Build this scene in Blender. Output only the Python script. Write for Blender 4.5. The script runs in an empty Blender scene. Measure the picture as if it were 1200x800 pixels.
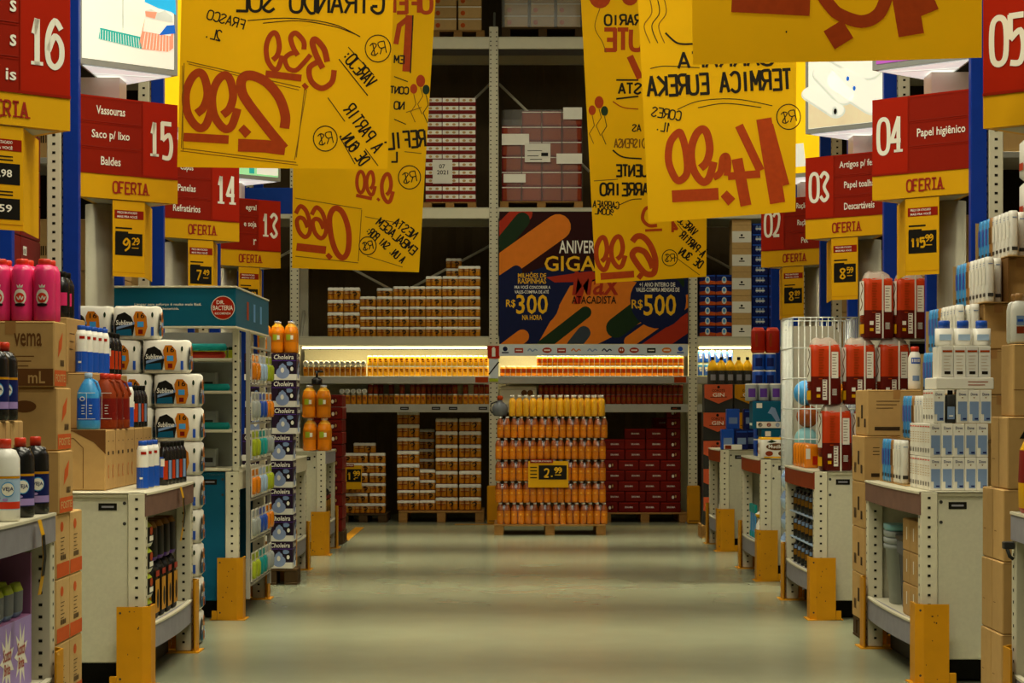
import bpy, bmesh, math, random
from mathutils import Vector
random.seed(7)
C = bpy.context.scene.collection
F, H, HY = 2400.0, 1.39, 472.0            # focal length in pixels of a 1200 wide frame, eye height, horizon row
# ---------------------------------------------------------------- camera, world, lamps, exposure
cd = bpy.data.cameras.new('camera'); cam = bpy.data.objects.new('camera', cd); C.objects.link(cam)
cam.location = (0, 0, H); cam.rotation_euler = (math.pi/2, 0, 0)
cd.sensor_width = 36; cd.lens = 72; cd.shift_y = (HY-400)/1200.0; cd.clip_end = 200
bpy.context.scene.camera = cam
vs = bpy.context.scene.view_settings
bpy.context.scene.display_settings.display_device = 'sRGB'
vs.view_transform = 'Standard'; vs.look = 'None'; vs.gamma = 1; vs.exposure = 0.0; vs.use_curve_mapping = False
w = bpy.data.worlds.new('world'); bpy.context.scene.world = w; w.use_nodes = True
bg = w.node_tree.nodes['Background']; bg.inputs[0].default_value = (.80, .80, .62, 1); bg.inputs[1].default_value = .055
def lamp(name, loc, sx, sy, power, col=(1, .93, .72), rot=(0, 0, 0)):
    l = bpy.data.lights.new(name, 'AREA'); l.shape = 'RECTANGLE'; l.size = sx; l.size_y = sy; l.energy = power; l.color = col
    o = bpy.data.objects.new(name, l); o.location = loc; o.rotation_euler = rot; C.objects.link(o); return o
for y, p in ((2.0, 45), (5.0, 95), (8.0, 195), (11.0, 116), (14.0, 80), (17.0, 56), (20.9, 58)):
    lamp('ceiling_tube_light', (0, y, 6.4), 3.4, .3, p)
for y in (9.3, 12.35, 15.3, 18.1, 20.8):                                       # unseen tubes over the cross aisles, centre beam narrowed to band the floor
    lamp('cross_aisle_tube_light', (0, y, 6.6), 9.0, .25, 42, (1, .95, .70)).data.spread = math.radians(24)
    for s in (-1, 1): lamp('cross_aisle_tube_light', (s*4.6, y, 5.6), 2.0, .3, 26, (1, .95, .74))
# ---------------------------------------------------------------- helpers
def lin(h):
    h = h.lstrip('#'); v = [int(h[i:i+2], 16)/255 for i in (0, 2, 4)]
    return tuple(c/12.92 if c <= .04045 else ((c+.055)/1.055)**2.4 for c in v)+(1,)
MATS = {}
def mat(name, hx, rough=.55, noise=.12, scale=14, metal=0, emit=0, vary=.10, transl=0, bump=0):
    m = bpy.data.materials.new(name); m.use_nodes = True; MATS[name] = m
    nt = m.node_tree; N = nt.nodes; L = nt.links; b = N['Principled BSDF']; c = lin(hx)
    tc = N.new('ShaderNodeTexCoord'); nz = N.new('ShaderNodeTexNoise'); nz.inputs['Scale'].default_value = scale; nz.inputs['Detail'].default_value = 4
    L.new(tc.outputs['Object'], nz.inputs['Vector'])
    mx = N.new('ShaderNodeMix'); mx.data_type = 'RGBA'
    mx.inputs[6].default_value = tuple(v*(1-noise) for v in c[:3])+(1,); mx.inputs[7].default_value = tuple(min(1, v*(1+noise)) for v in c[:3])+(1,)
    L.new(nz.outputs['Fac'], mx.inputs[0])
    oi = N.new('ShaderNodeObjectInfo'); mr = N.new('ShaderNodeMapRange'); mr.inputs[3].default_value = 1-vary; mr.inputs[4].default_value = 1+vary
    L.new(oi.outputs['Random'], mr.inputs[0])
    hs = N.new('ShaderNodeHueSaturation'); L.new(mr.outputs[0], hs.inputs['Value']); L.new(mx.outputs[2], hs.inputs['Color'])
    L.new(hs.outputs[0], b.inputs['Base Color'])
    b.inputs['Specular IOR Level'].default_value = .5 if rough < .36 else .14
    b.inputs['Roughness'].default_value = rough; b.inputs['Metallic'].default_value = metal
    if emit:
        L.new(hs.outputs[0], b.inputs['Emission Color']); b.inputs['Emission Strength'].default_value = emit
    if bump:
        bp = N.new('ShaderNodeBump'); bp.inputs['Strength'].default_value = bump; bp.inputs['Distance'].default_value = .01
        L.new(nz.outputs['Fac'], bp.inputs['Height']); L.new(bp.outputs[0], b.inputs['Normal'])
    if transl:
        t = N.new('ShaderNodeBsdfTranslucent'); L.new(hs.outputs[0], t.inputs['Color']); ms = N.new('ShaderNodeMixShader'); ms.inputs[0].default_value = transl
        L.new(b.outputs[0], ms.inputs[1]); L.new(t.outputs[0], ms.inputs[2]); L.new(ms.outputs[0], N['Material Output'].inputs[0])
    return m
def film(name, hx, alpha, gloss=False):
    m = mat(name, hx, .2); nt = m.node_tree; N = nt.nodes; L = nt.links
    t = N.new('ShaderNodeBsdfTransparent'); ms = N.new('ShaderNodeMixShader'); ms.inputs[0].default_value = alpha
    L.new(t.outputs[0], ms.inputs[1]); 
    sh = N['Principled BSDF']
    if gloss: sh = N.new('ShaderNodeBsdfGlossy'); sh.inputs['Roughness'].default_value = .18
    L.new(sh.outputs[0], ms.inputs[2]); L.new(ms.outputs[0], N['Material Output'].inputs[0]); return m
cream = mat('cream enamel', 'D4CEB2', .45, .05); cream2 = mat('cream panel', 'C6C2A8', .55, .10, 60); steel = mat('shelf steel', 'A8A598', .4, .12, 9); brownlip = mat('worn brown shelf lip', '75574A', .55, .25, 12)
greylip = mat('scuffed grey shelf lip', '8E8C92', .5, .22, 12); black = mat('black', '17150F', .5); hole = mat('dark hole', '1E1B12', .9, vary=0); dark = mat('dark board', '241E14', .9); blackgl = mat('black plastic', '141210', .25)
yel = mat('safety yellow paint', 'C98A10', .45, .16, 7); yelb = mat('yellow sign face', 'DCA40A', .5, .04, vary=.02); yelpap = mat('yellow banner paper', 'F8CE0C', .7, .05, 3, vary=.03, transl=.45)
red = mat('sign red', 'A82008', .38, .06, vary=.03); redd = mat('sign dark red', '8E1C08', .4, .06, vary=.02); sgt = mat('sign lettering', 'F2EEDC', .6, 0, vary=0); ofr = mat('offer lettering', '9C2A18', .6, 0, vary=0)
ink = mat('black marker ink', '1C1608', .6, vary=0); brush = mat('orange red marker ink', 'A43A04', .6, .22, 30, vary=.03); brushd = mat('thin brown marker ink', '7A5208', .6, vary=0)
blue = mat('blue rack post', '12389C', .4); white = mat('white plastic', 'E9E7DA', .35, .04); whitep = mat('white paper', 'E6E2D2', .7, .05); grey = mat('grey', '77756C', .5); kraft = mat('kraft carton', 'B8935A', .75, .1, 25); kraft2 = mat('pale carton', 'C4A066', .75, .1, 25)
kraftd = mat('carton seam', '6E4C22', .8); tape = mat('carton tape', 'A87A42', .3); oprint = mat('orange carton print', 'C4541E', .7); bprint = mat('brown carton print', '66401C', .8); dprint = mat('dark carton print', '3A2A18', .8)
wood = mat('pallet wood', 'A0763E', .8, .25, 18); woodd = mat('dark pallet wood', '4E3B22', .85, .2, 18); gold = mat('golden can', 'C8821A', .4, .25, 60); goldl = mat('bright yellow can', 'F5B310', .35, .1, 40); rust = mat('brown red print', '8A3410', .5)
orange = mat('orange soda', 'E8860C', .22, .1); oranged = mat('amber bottle neck', '9C4A0C', .25, .1); orangel = mat('orange label', 'C87412', .45); dred = mat('dark red carton', '74150C', .5, .12); dred2 = mat('deep red', '5A100C', .5); pink = mat('pink bottle', 'E5326E', .25); redcap = mat('orange red cap', 'D9381A', .35)
navy = mat('navy', '16205A', .4); purple = mat('purple', '5B3590', .45); lilac = mat('lilac', 'A48CC8', .5); purplebox = mat('mauve display board', '8A5C80', .6); bluec = mat('bright blue plastic', '1550B8', .3); lblue = mat('light blue plastic', '3E9AD8', .3); pblue = mat('pale blue film', 'A8C4E0', .3); teal = mat('teal header', '0B5C76', .5, .05, vary=.02)
teal2 = mat('teal board', '0A5672', .55, .06, vary=.02); tealp = mat('teal plastic', '1E9E9A', .4); green = mat('green', '2E6B3A', .5); lime = mat('lime', 'A6B52A', .5); slate = mat('blue grey print', '7C94B8', .6); greyp = mat('grey crate plastic', '6E7276', .5); greyp2 = mat('pale grey plastic', '9FA5A0', .5); skyp = mat('pale teal plastic', '8CC4C8', .4)
bagred = mat('red bag', 'BC3A12', .4, .1); bagmar = mat('maroon bag', '5C160C', .4, .1); clear = film('clear wrap', 'E8E4D0', .38); filmc = film('clear film', 'FFFFFF', .06, True); gunm = mat('gunmetal', '3B3A36', .4); violet = mat('coffee box dark', '2A1A2E', .5); kettle = mat('kettle print', '8C9CC0', .5); wline = mat('white wire', 'D8DCD4', .4); pinkl = mat('lit magenta', 'C050C0', .5)
dgreen = mat('deep green', '1C3218', .6); orng = mat('poster orange', 'DE7A20', .7, .1, vary=0); pmar = mat('poster maroon', '2E0C0A', .7, .1, vary=0); pnavy = mat('poster navy', '141B40', .7, .1, vary=0); pred = mat('poster red', 'A83018', .7, vary=0); plite = mat('logo strip', 'CFD8DC', .6, .03, vary=0); pslate = mat('poster slate', '39424A', .7, vary=0); pyel = mat('poster yellow', 'F0B820', .6, vary=0)
lit = mat('lit opal', 'F4F6F0', .5, 0, emit=0.62, vary=0); lit2 = mat('lit picture white', 'F4F4E4', .5, .03, emit=0.42, vary=0); lity = mat('lit picture yellow', 'F0C010', .5, .1, 5, emit=0.74, vary=0); litm = mat('lit picture magenta', 'B45CB8', .5, .06, emit=0.43, vary=0); litg = mat('lit picture green', '9AD89A', .5, .1, emit=0.62, vary=0); litt = mat('lit picture teal', '2EA89C', .5, .1, 40, emit=0.50, vary=0); lito = mat('lit picture salmon', 'F09878', .5, .1, 40, emit=0.50, vary=0); litb = mat('lit picture blue', '1E66C8', .5, .1, emit=0.50, vary=0); lits = mat('lit picture shade', 'C8CCC0', .5, .1, emit=0.56, vary=0)
litc = mat('lit picture sky blue', '28A8DC', .5, .1, emit=0.56, vary=0); litw = mat('lit picture sand', 'D8C8A0', .5, .15, 8, emit=0.50, vary=0); alu = mat('aluminium frame', 'A8ACA8', .35, metal=.3); colw = mat('white column', 'B8B29C', .55, .06); tube = mat('glowing shelf tube', 'FFE9A8', .5, 0, emit=6, vary=0)

def V(*a): return Vector(a)
def X(px, Y): return (px-600)*Y/F
def Z(py, Y): return H-(py-HY)*Y/F
class Fr:                                  # a flat face to print on: origin, right, up
    def __init__(s, O, U, W=(0, 0, 1)):
        s.O = Vector(O); s.U = Vector(U).normalized(); s.W = Vector(W).normalized(); s.N = s.U.cross(s.W)
    def p(s, u, v, n=0): return s.O+s.U*u+s.W*v+s.N*n
class Cy:                                  # the round side of a body of radius r standing at c; u runs along the surface from the front
    def __init__(s, r, c=(0, 0)): s.r = r; s.c = c
    def p(s, u, v, n=0): a = u/s.r; return Vector((s.c[0]+(s.r+n)*math.sin(a), s.c[1]-(s.r+n)*math.cos(a), v))
def cat_rom(pts, k=5):
    closed = pts[0] == pts[-1]; n = len(pts); out = []
    for i in range(n-1):
        p1, p2 = pts[i], pts[i+1]
        p0 = pts[i-1] if i > 0 else (pts[-2] if closed else p1); p3 = pts[i+2] if i+2 < n else (pts[1] if closed else p2)
        for j in range(k):
            t = j/k; out.append(tuple(.5*((2*p1[a])+(-p0[a]+p2[a])*t+(2*p0[a]-5*p1[a]+4*p2[a]-p3[a])*t*t+(-p0[a]+3*p1[a]-3*p2[a]+p3[a])*t**3) for a in (0, 1)))
    return out+[pts[-1]]
O_ = '~26 05 01 20 41 45 26'
GL = {'A': '00 26 40|12 32', 'B': '00 06|~06 36 45 33 03|~03 33 41 30 00', 'C': '~45 26 05 01 20 41', 'D': '00 06|~06 26 43 20 00', 'E': '40 00 06 46|03 33', 'F': '00 06 46|03 33',
 'G': '~45 26 05 01 20 41 42|42 22', 'H': '00 06|40 46|03 43', 'I': '20 26', 'J': '~46 41 20 01', 'K': '00 06|46 03 40', 'L': '06 00 40', 'M': '00 06 22 46 40', 'N': '00 06 40 46', 'O': O_, 'P': '00 06|~06 36 45 33 03',
 'Q': O_+'|21 40', 'R': '00 06|~06 36 45 33 03|23 40', 'S': '~45 26 05 23 41 20 01', 'T': '06 46|20 26', 'U': '~06 01 20 41 46', 'V': '06 20 46', 'X': '00 46|06 40', 'Y': '06 23 46|23 20', 'Z': '06 46 00 40',
 '0': O_, '1': '14 26|26 20', '2': '~05 26 45 32 00|00 40', '3': '~05 26 45 23 41 20 01', '4': '30 36 02 42', '5': '46 06 03|~03 34 42 30 00', '6': '~45 26 04 01 20 41 43 24 02', '7': '06 46 10', '9': '~45 26 04 23 45 42 10', '8': '~23 05 26 45 23 01 20 41 23',
 '.': '20 21', ',': '2211', ':': '21 22|23 24', '-': '13 33', '+': '13 33|22 24', '/': '00 46', '$': '~45 26 05 23 41 20 01|20 26', 'À': '00 26 40|12 32|18 27', 'Ê': '40 00 06 46|03 33|17 28 37', 'Ç': '~45 26 05 01 20 41'}
GL[','] = '21 10'
def glyph(ch):
    out = []
    for st in GL.get(ch, '').split('|'):
        if not st: continue
        sm = st[0] == '~'; pts = [(int(a[0])/4, int(a[1])/6) for a in st.lstrip('~').split()]
        out.append(cat_rom(pts) if sm and len(pts) > 2 else pts)
    return out
TXT = {}
def bfont(s):
    if s not in TXT:
        cu = bpy.data.curves.new('t', 'FONT'); cu.body = s; cu.align_x = 'CENTER'; cu.align_y = 'CENTER'; cu.resolution_u = 2; cu.offset = .014
        o = bpy.data.objects.new('t', cu); C.objects.link(o); bpy.context.view_layer.update()
        me = o.evaluated_get(bpy.context.evaluated_depsgraph_get()).to_mesh()
        vs_ = [tuple(v.co) for v in me.vertices]; xs = [v[0] for v in vs_]; ys = [v[1] for v in vs_]; cx = (min(xs)+max(xs))/2; cy = (min(ys)+max(ys))/2; ww = max(xs)-min(xs); hh = max(ys)-min(ys)
        TXT[s] = ([((v[0]-cx)/ww, (v[1]-cy)/hh) for v in vs_], [tuple(p.vertices) for p in me.polygons])
        bpy.data.objects.remove(o); bpy.data.curves.remove(cu)
    return TXT[s]
class MB:
    def __init__(s): s.v = []; s.f = []; s.m = []; s.mats = []; s.sm = []
    def mi(s, m):
        if m not in s.mats: s.mats.append(m)
        return s.mats.index(m)
    def poly(s, pts, m, smooth=False):
        b = len(s.v); s.v += [Vector(p) for p in pts]; s.f.append(tuple(range(b, b+len(pts)))); s.m.append(s.mi(m)); s.sm.append(smooth); return s
    def grid(s, rings, m, closed=True, caps=(True, True), smooth=True):   # rings of equal length; m: one material or one per band
        b = len(s.v); n = len(rings[0])
        for r in rings: s.v += [Vector(p) for p in r]
        for i in range(len(rings)-1):
            mm = s.mi(m[min(i, len(m)-1)] if isinstance(m, (list, tuple)) else m)
            for j in range(n if closed else n-1):
                k = (j+1) % n; s.f.append((b+i*n+j, b+i*n+k, b+(i+1)*n+k, b+(i+1)*n+j)); s.m.append(mm); s.sm.append(smooth)
        ml = (m[0], m[-1]) if isinstance(m, (list, tuple)) else (m, m)
        if closed and caps[0]: s.f.append(tuple(b+j for j in reversed(range(n)))); s.m.append(s.mi(ml[0])); s.sm.append(False)
        if closed and caps[1]: s.f.append(tuple(b+(len(rings)-1)*n+j for j in range(n))); s.m.append(s.mi(ml[1])); s.sm.append(False)
        return s
    def box(s, x0, x1, y0, y1, z0, z1, m, b=0.0):
        if x0 > x1: x0, x1 = x1, x0
        if y0 > y1: y0, y1 = y1, y0
        if b <= 0:
            P = [(x0, y0), (x1, y0), (x1, y1), (x0, y1)]
            return s.grid([[(x, y, z0) for x, y in P], [(x, y, z1) for x, y in P]], m, smooth=False)
        def ring(z, i):
            o = []; c = b
            for (cx, cy, sx, sy) in ((x0, y0, 1, 1), (x1, y0, -1, 1), (x1, y1, -1, -1), (x0, y1, 1, -1)):
                a = (cx+sx*(i+c), cy+sy*i); d = (cx+sx*i, cy+sy*(i+c))
                o += [d, a] if sx*sy > 0 else [a, d]
            return [(p[0], p[1], z) for p in o]
        return s.grid([ring(z0, b), ring(z0+b, 0), ring(z1-b, 0), ring(z1, b)], m, smooth=False)
    def loft(s, secs, m, n=12, e=2.0, c=(0, 0), z0=0, caps=(True, True), ph=0):   # secs: (z, rx, ry) superellipse rings
        R = []
        for sec in secs:
            z, rx, ry = sec[:3]; ex = sec[3] if len(sec) > 3 else e; r = []
            for j in range(n):
                a = 2*math.pi*(j+ph)/n; ca, sa = math.cos(a), math.sin(a)
                r.append((c[0]+rx*math.copysign(abs(ca)**(2/ex), ca), c[1]+ry*math.copysign(abs(sa)**(2/ex), sa), z0+z))
            R.append(r)
        return s.grid(R, m, caps=caps)
    def lathe(s, prof, m, n=12, c=(0, 0), z0=0): return s.loft([(z, r, r) for r, z in prof], m, n, 2.0, c, z0)
    def tube(s, pts, r, m, n=6, flat=1.0):
        P = [Vector(p) for p in pts]; R = []
        for i, p in enumerate(P):
            t = (P[min(i+1, len(P)-1)]-P[max(i-1, 0)]).normalized(); a = t.cross(Vector((0, 0, 1)) if abs(t.z) < .9 else Vector((1, 0, 0))).normalized(); b2 = t.cross(a)
            R.append([p+a*r*math.cos(2*math.pi*j/n)+b2*r*flat*math.sin(2*math.pi*j/n) for j in range(n)])
        return s.grid(R, m)
    def patch(s, r, a0, a1, z0, z1, m, c=(0, 0), n=5, off=.0007):   # a label on a round body, angles from the front
        R = r+off
        A = [a0+(a1-a0)*i/n for i in range(n+1)]
        return s.grid([[(c[0]+R*math.sin(a), c[1]-R*math.cos(a), z) for a in A] for z in (z0, z1)], m, closed=False)
    def rect(s, fr, u0, v0, u1, v1, m, n=.0012): return s.poly([fr.p(u0, v0, n), fr.p(u1, v0, n), fr.p(u1, v1, n), fr.p(u0, v1, n)], m)
    def shape(s, fr, pts, m, n=.0012, clip=None):
        if clip:
            for ax, lo, hi in ((0, clip[0], clip[2]), (1, clip[1], clip[3])):
                for lim, sg in ((lo, 1), (hi, -1)):
                    out = []
                    for i, p in enumerate(pts):
                        q = pts[i-1]; ip = (p[ax]-lim)*sg >= 0; iq = (q[ax]-lim)*sg >= 0
                        if ip != iq:
                            t = (lim-q[ax])/(p[ax]-q[ax]); out.append((q[0]+t*(p[0]-q[0]), q[1]+t*(p[1]-q[1])))
                        if ip: out.append(p)
                    pts = out
                    if not pts: return s
        return s.poly([fr.p(p[0], p[1], n) for p in pts], m)
    def disk(s, fr, u, v, ru, rv, m, n=.0012, k=16): return s.grid([[fr.p(u+ru*t*math.cos(2*math.pi*i/k), v+rv*t*math.sin(2*math.pi*i/k), n) for i in range(k)] for t in (1, .66, .33, .02)], m, caps=(False, True))
    def ell(s, fr, u, v, ru, rv, m, n=.0012, k=18, clip=None): return s.shape(fr, [(u+ru*math.cos(2*math.pi*i/k), v+rv*math.sin(2*math.pi*i/k)) for i in range(k)], m, n, clip)
    def cap(s, fr, a, b, r, m, n=.0012, clip=None):   # a round ended bar
        dx, dy = b[0]-a[0], b[1]-a[1]; t = math.atan2(dy, dx); pts = []
        for i in range(9): pts.append((b[0]+r*math.cos(t-math.pi/2+math.pi*i/8), b[1]+r*math.sin(t-math.pi/2+math.pi*i/8)))
        for i in range(9): pts.append((a[0]+r*math.cos(t+math.pi/2+math.pi*i/8), a[1]+r*math.sin(t+math.pi/2+math.pi*i/8)))
        return s.shape(fr, pts, m, n, clip)
    def stroke(s, fr, pts, w, m, n=.0012):
        q = [pts[0]]
        for p in pts[1:]:
            if abs(p[0]-q[-1][0])+abs(p[1]-q[-1][1]) > 1e-6: q.append(p)
        if len(q) < 2: return s
        if hasattr(fr, 'wave'):
            q2 = [q[0]]
            for p in q[1:]:
                o = q2[-1]; m_ = max(1, int(math.hypot(p[0]-o[0], p[1]-o[1])/9)); q2 += [(o[0]+(p[0]-o[0])*i/m_, o[1]+(p[1]-o[1])*i/m_) for i in range(1, m_+1)]
            q = q2
        for i in range(1, len(q)-1):
            d1 = Vector((q[i][0]-q[i-1][0], q[i][1]-q[i-1][1])).normalized(); d2 = Vector((q[i+1][0]-q[i][0], q[i+1][1]-q[i][1])).normalized()
            if d1.dot(d2) < .25:
                e = w*.25; s.stroke(fr, q[:i]+[(q[i][0]+d1.x*e, q[i][1]+d1.y*e)], w, m, n); return s.stroke(fr, [(q[i][0]-d2.x*e, q[i][1]-d2.y*e)]+q[i+1:], w, m, n*1.08)
        L = []; R = []
        cl = abs(q[0][0]-q[-1][0])+abs(q[0][1]-q[-1][1]) < 1e-6 and len(q) > 3
        for i, p in enumerate(q):
            a = q[i-1] if i else (q[-2] if cl else None); b = q[i+1] if i+1 < len(q) else (q[1] if cl else None)
            d1 = Vector((p[0]-a[0], p[1]-a[1])).normalized() if a else None; d2 = Vector((b[0]-p[0], b[1]-p[1])).normalized() if b else None
            d = (d1+d2) if (d1 and d2) else (d1 or d2)
            if d.length < .3: d = d2
            d = d.normalized(); k = 1/max(.55, d.dot(d1 or d)); nx, ny = -d.y*w/2*k, d.x*w/2*k
            L.append(fr.p(p[0]+nx, p[1]+ny, n)); R.append(fr.p(p[0]-nx, p[1]-ny, n))
        return s.grid([R, L], m, closed=False, smooth=False)
    def hand(s, fr, text, u, v, h, m, wd=None, w=None, ang=0, mir=False, adv=1.25, asp=.55, serif=False, n=.0012):
        # stroke lettering centred at (u, v); wd overrides the whole width
        gw = h*asp; tot = len(text)*gw*adv-gw*(adv-1); sx = wd/tot if wd else 1; w = w or h*.14; ca, sa = math.cos(ang), math.sin(ang)
        for i, ch in enumerate(text):
            for st in glyph(ch):
                P = []
                for (gx, gy) in st:
                    x = ((i*gw*adv+gx*gw)-tot/2)*sx; y = (gy-.5)*h
                    if mir: x = -x
                    P.append((u+x*ca-y*sa, v+x*sa+y*ca))
                s.stroke(fr, P, w, m, n)
                if serif:
                    for e1, e2 in ((0, 1), (-1, -2)):
                        p = st[e1]; q = st[e2]
                        if abs(p[0]-q[0]) < .6*abs(p[1]-q[1]) and (p[1] < .05 or (p[1] > .95 and ch not in 'A1')):
                            x = ((i*gw*adv+p[0]*gw)-tot/2)*sx; y = (p[1]-.5)*h; dd = gw*.46*sx; yy = y+(w*.3 if p[1] < .5 else -w*.3)
                            s.stroke(fr, [(u+x-dd, v+yy), (u+x+dd, v+yy)], w*.6, m, n)
        return s
    def text(s, fr, body, u, v, wd, h, m, n=.0012, shear=0, mir=False):
        vv, ff = bfont(body); b = len(s.v); sg = -1 if mir else 1
        s.v += [fr.p(u+sg*(p[0]*wd+shear*p[1]*h), v+p[1]*h, n) for p in vv]
        for f in ff: s.f.append(tuple(b+i for i in f)); s.m.append(s.mi(m)); s.sm.append(False)
        return s
    def mesh(s, name, off=Vector((0, 0, 0))):
        me = bpy.data.meshes.new(name); me.from_pydata([tuple(p-off) for p in s.v], [], s.f)
        for m in s.mats: me.materials.append(m)
        me.polygons.foreach_set('material_index', s.m); me.polygons.foreach_set('use_smooth', s.sm); me.update(); return me
    def build(s, name, parent=None):                 # vertices are given in world space
        if parent is None:
            xs = [p.x for p in s.v]; ys = [p.y for p in s.v]; off = Vector(((min(xs)+max(xs))/2, (min(ys)+max(ys))/2, min(p.z for p in s.v)))
        else:
            off = Vector((0, 0, 0)); q = parent
            while q: off += q.location; q = q.parent
        o = bpy.data.objects.new(name, s.mesh(name, off)); C.objects.link(o)
        if parent: o.parent = parent
        else: o.location = off
        return o
USED = {}
def tag(o, label, cat, group=None, kind=None):
    o['label'] = label; o['category'] = cat
    if group: o['group'] = group
    if kind: o['kind'] = kind
    return o
def thing(name, label, cat, loc, group=None):
    o = bpy.data.objects.new(name, None); o.empty_display_size = .1; o.location = loc; C.objects.link(o); return tag(o, label, cat, group)
def struct(o): o['kind'] = 'structure'; return o
class Kind:                                          # a kind of product: parts built once, copied for every single one
    def __init__(s, name, cat, *parts): s.name = name; s.cat = cat; s.parts = [(a, b.mesh(a or name)) + tuple(c) for a, b, *c in parts]; s.n = 0
    def put(s, loc, label, group=None, rz=0):
        s.n += 1
        if len(s.parts) == 1:
            r = bpy.data.objects.new(s.name, s.parts[0][1])
        else:
            r = bpy.data.objects.new(s.name, None); r.empty_display_size = .05; made = {}
            for t in s.parts:
                o = bpy.data.objects.new(t[0], t[1]); C.objects.link(o); o.parent = made[t[2]] if len(t) > 2 else r; made[t[0]] = o
        C.objects.link(r); r.location = loc; r.rotation_euler = (0, 0, rz); return tag(r, label, s.cat, group)
    def at(s, px, py, Y, label, group=None, rz=0): return s.put((X(px, Y), Y, Z(py, Y)), label, group, rz)
ORD = 'first second third fourth fifth sixth seventh eighth ninth tenth eleventh twelfth thirteenth fourteenth fifteenth sixteenth seventeenth eighteenth nineteenth twentieth'.split()
TEN = ['twenty', 'thirty', 'forty']
def nth(i):
    if i < 20: return ORD[i]
    k = i+1
    return (TEN[k//10-2]+'-'+ORD[k % 10-1]) if k % 10 else TEN[k//10-2][:-1]+'ieth'
# ---------------------------------------------------------------- the setting
fm = mat('polished concrete', '878A70', .25, .20, 1.4, vary=0); fm.node_tree.nodes['Principled BSDF'].inputs['Specular IOR Level'].default_value = .42
b = MB(); b.poly([(-9, -3, 0), (9, -3, 0), (9, 27, 0), (-9, 27, 0)], fm); struct(b.build('floor'))
for i, (xa, xb, ya, yb) in enumerate(((X(533, 23.5), X(580, 23.5), 23.40, 23.52), (X(396, 20.6), X(413, 20.6), 20.70, 22.9))):
    b = MB(); b.box(xa, xa+.10 if i else xb, ya, yb, 0, .0015, yel); struct(b.build('floor_marking'))
wm = mat('dark ribbed back wall', '5C4C32', .8, .2, 5, vary=0)
b = MB()
R0, R1 = [], []
for i in range(181):
    x = -9+i*.1; y = 25.6+(.03 if i % 2 else 0); R0.append((x, y, 0)); R1.append((x, y, 8.5))
b.grid([R0, R1], wm, closed=False, smooth=False); struct(b.build('wall_back'))
wl = mat('pale side wall', 'A49E88', .8, .08, 3, vary=0)
for nm, x in (('wall_left', -8.8), ('wall_right', 8.8)):
    b = MB(); b.box(x-.1, x+.1, -3, 26, 0, 8.5, wl); struct(b.build(nm))

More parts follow.
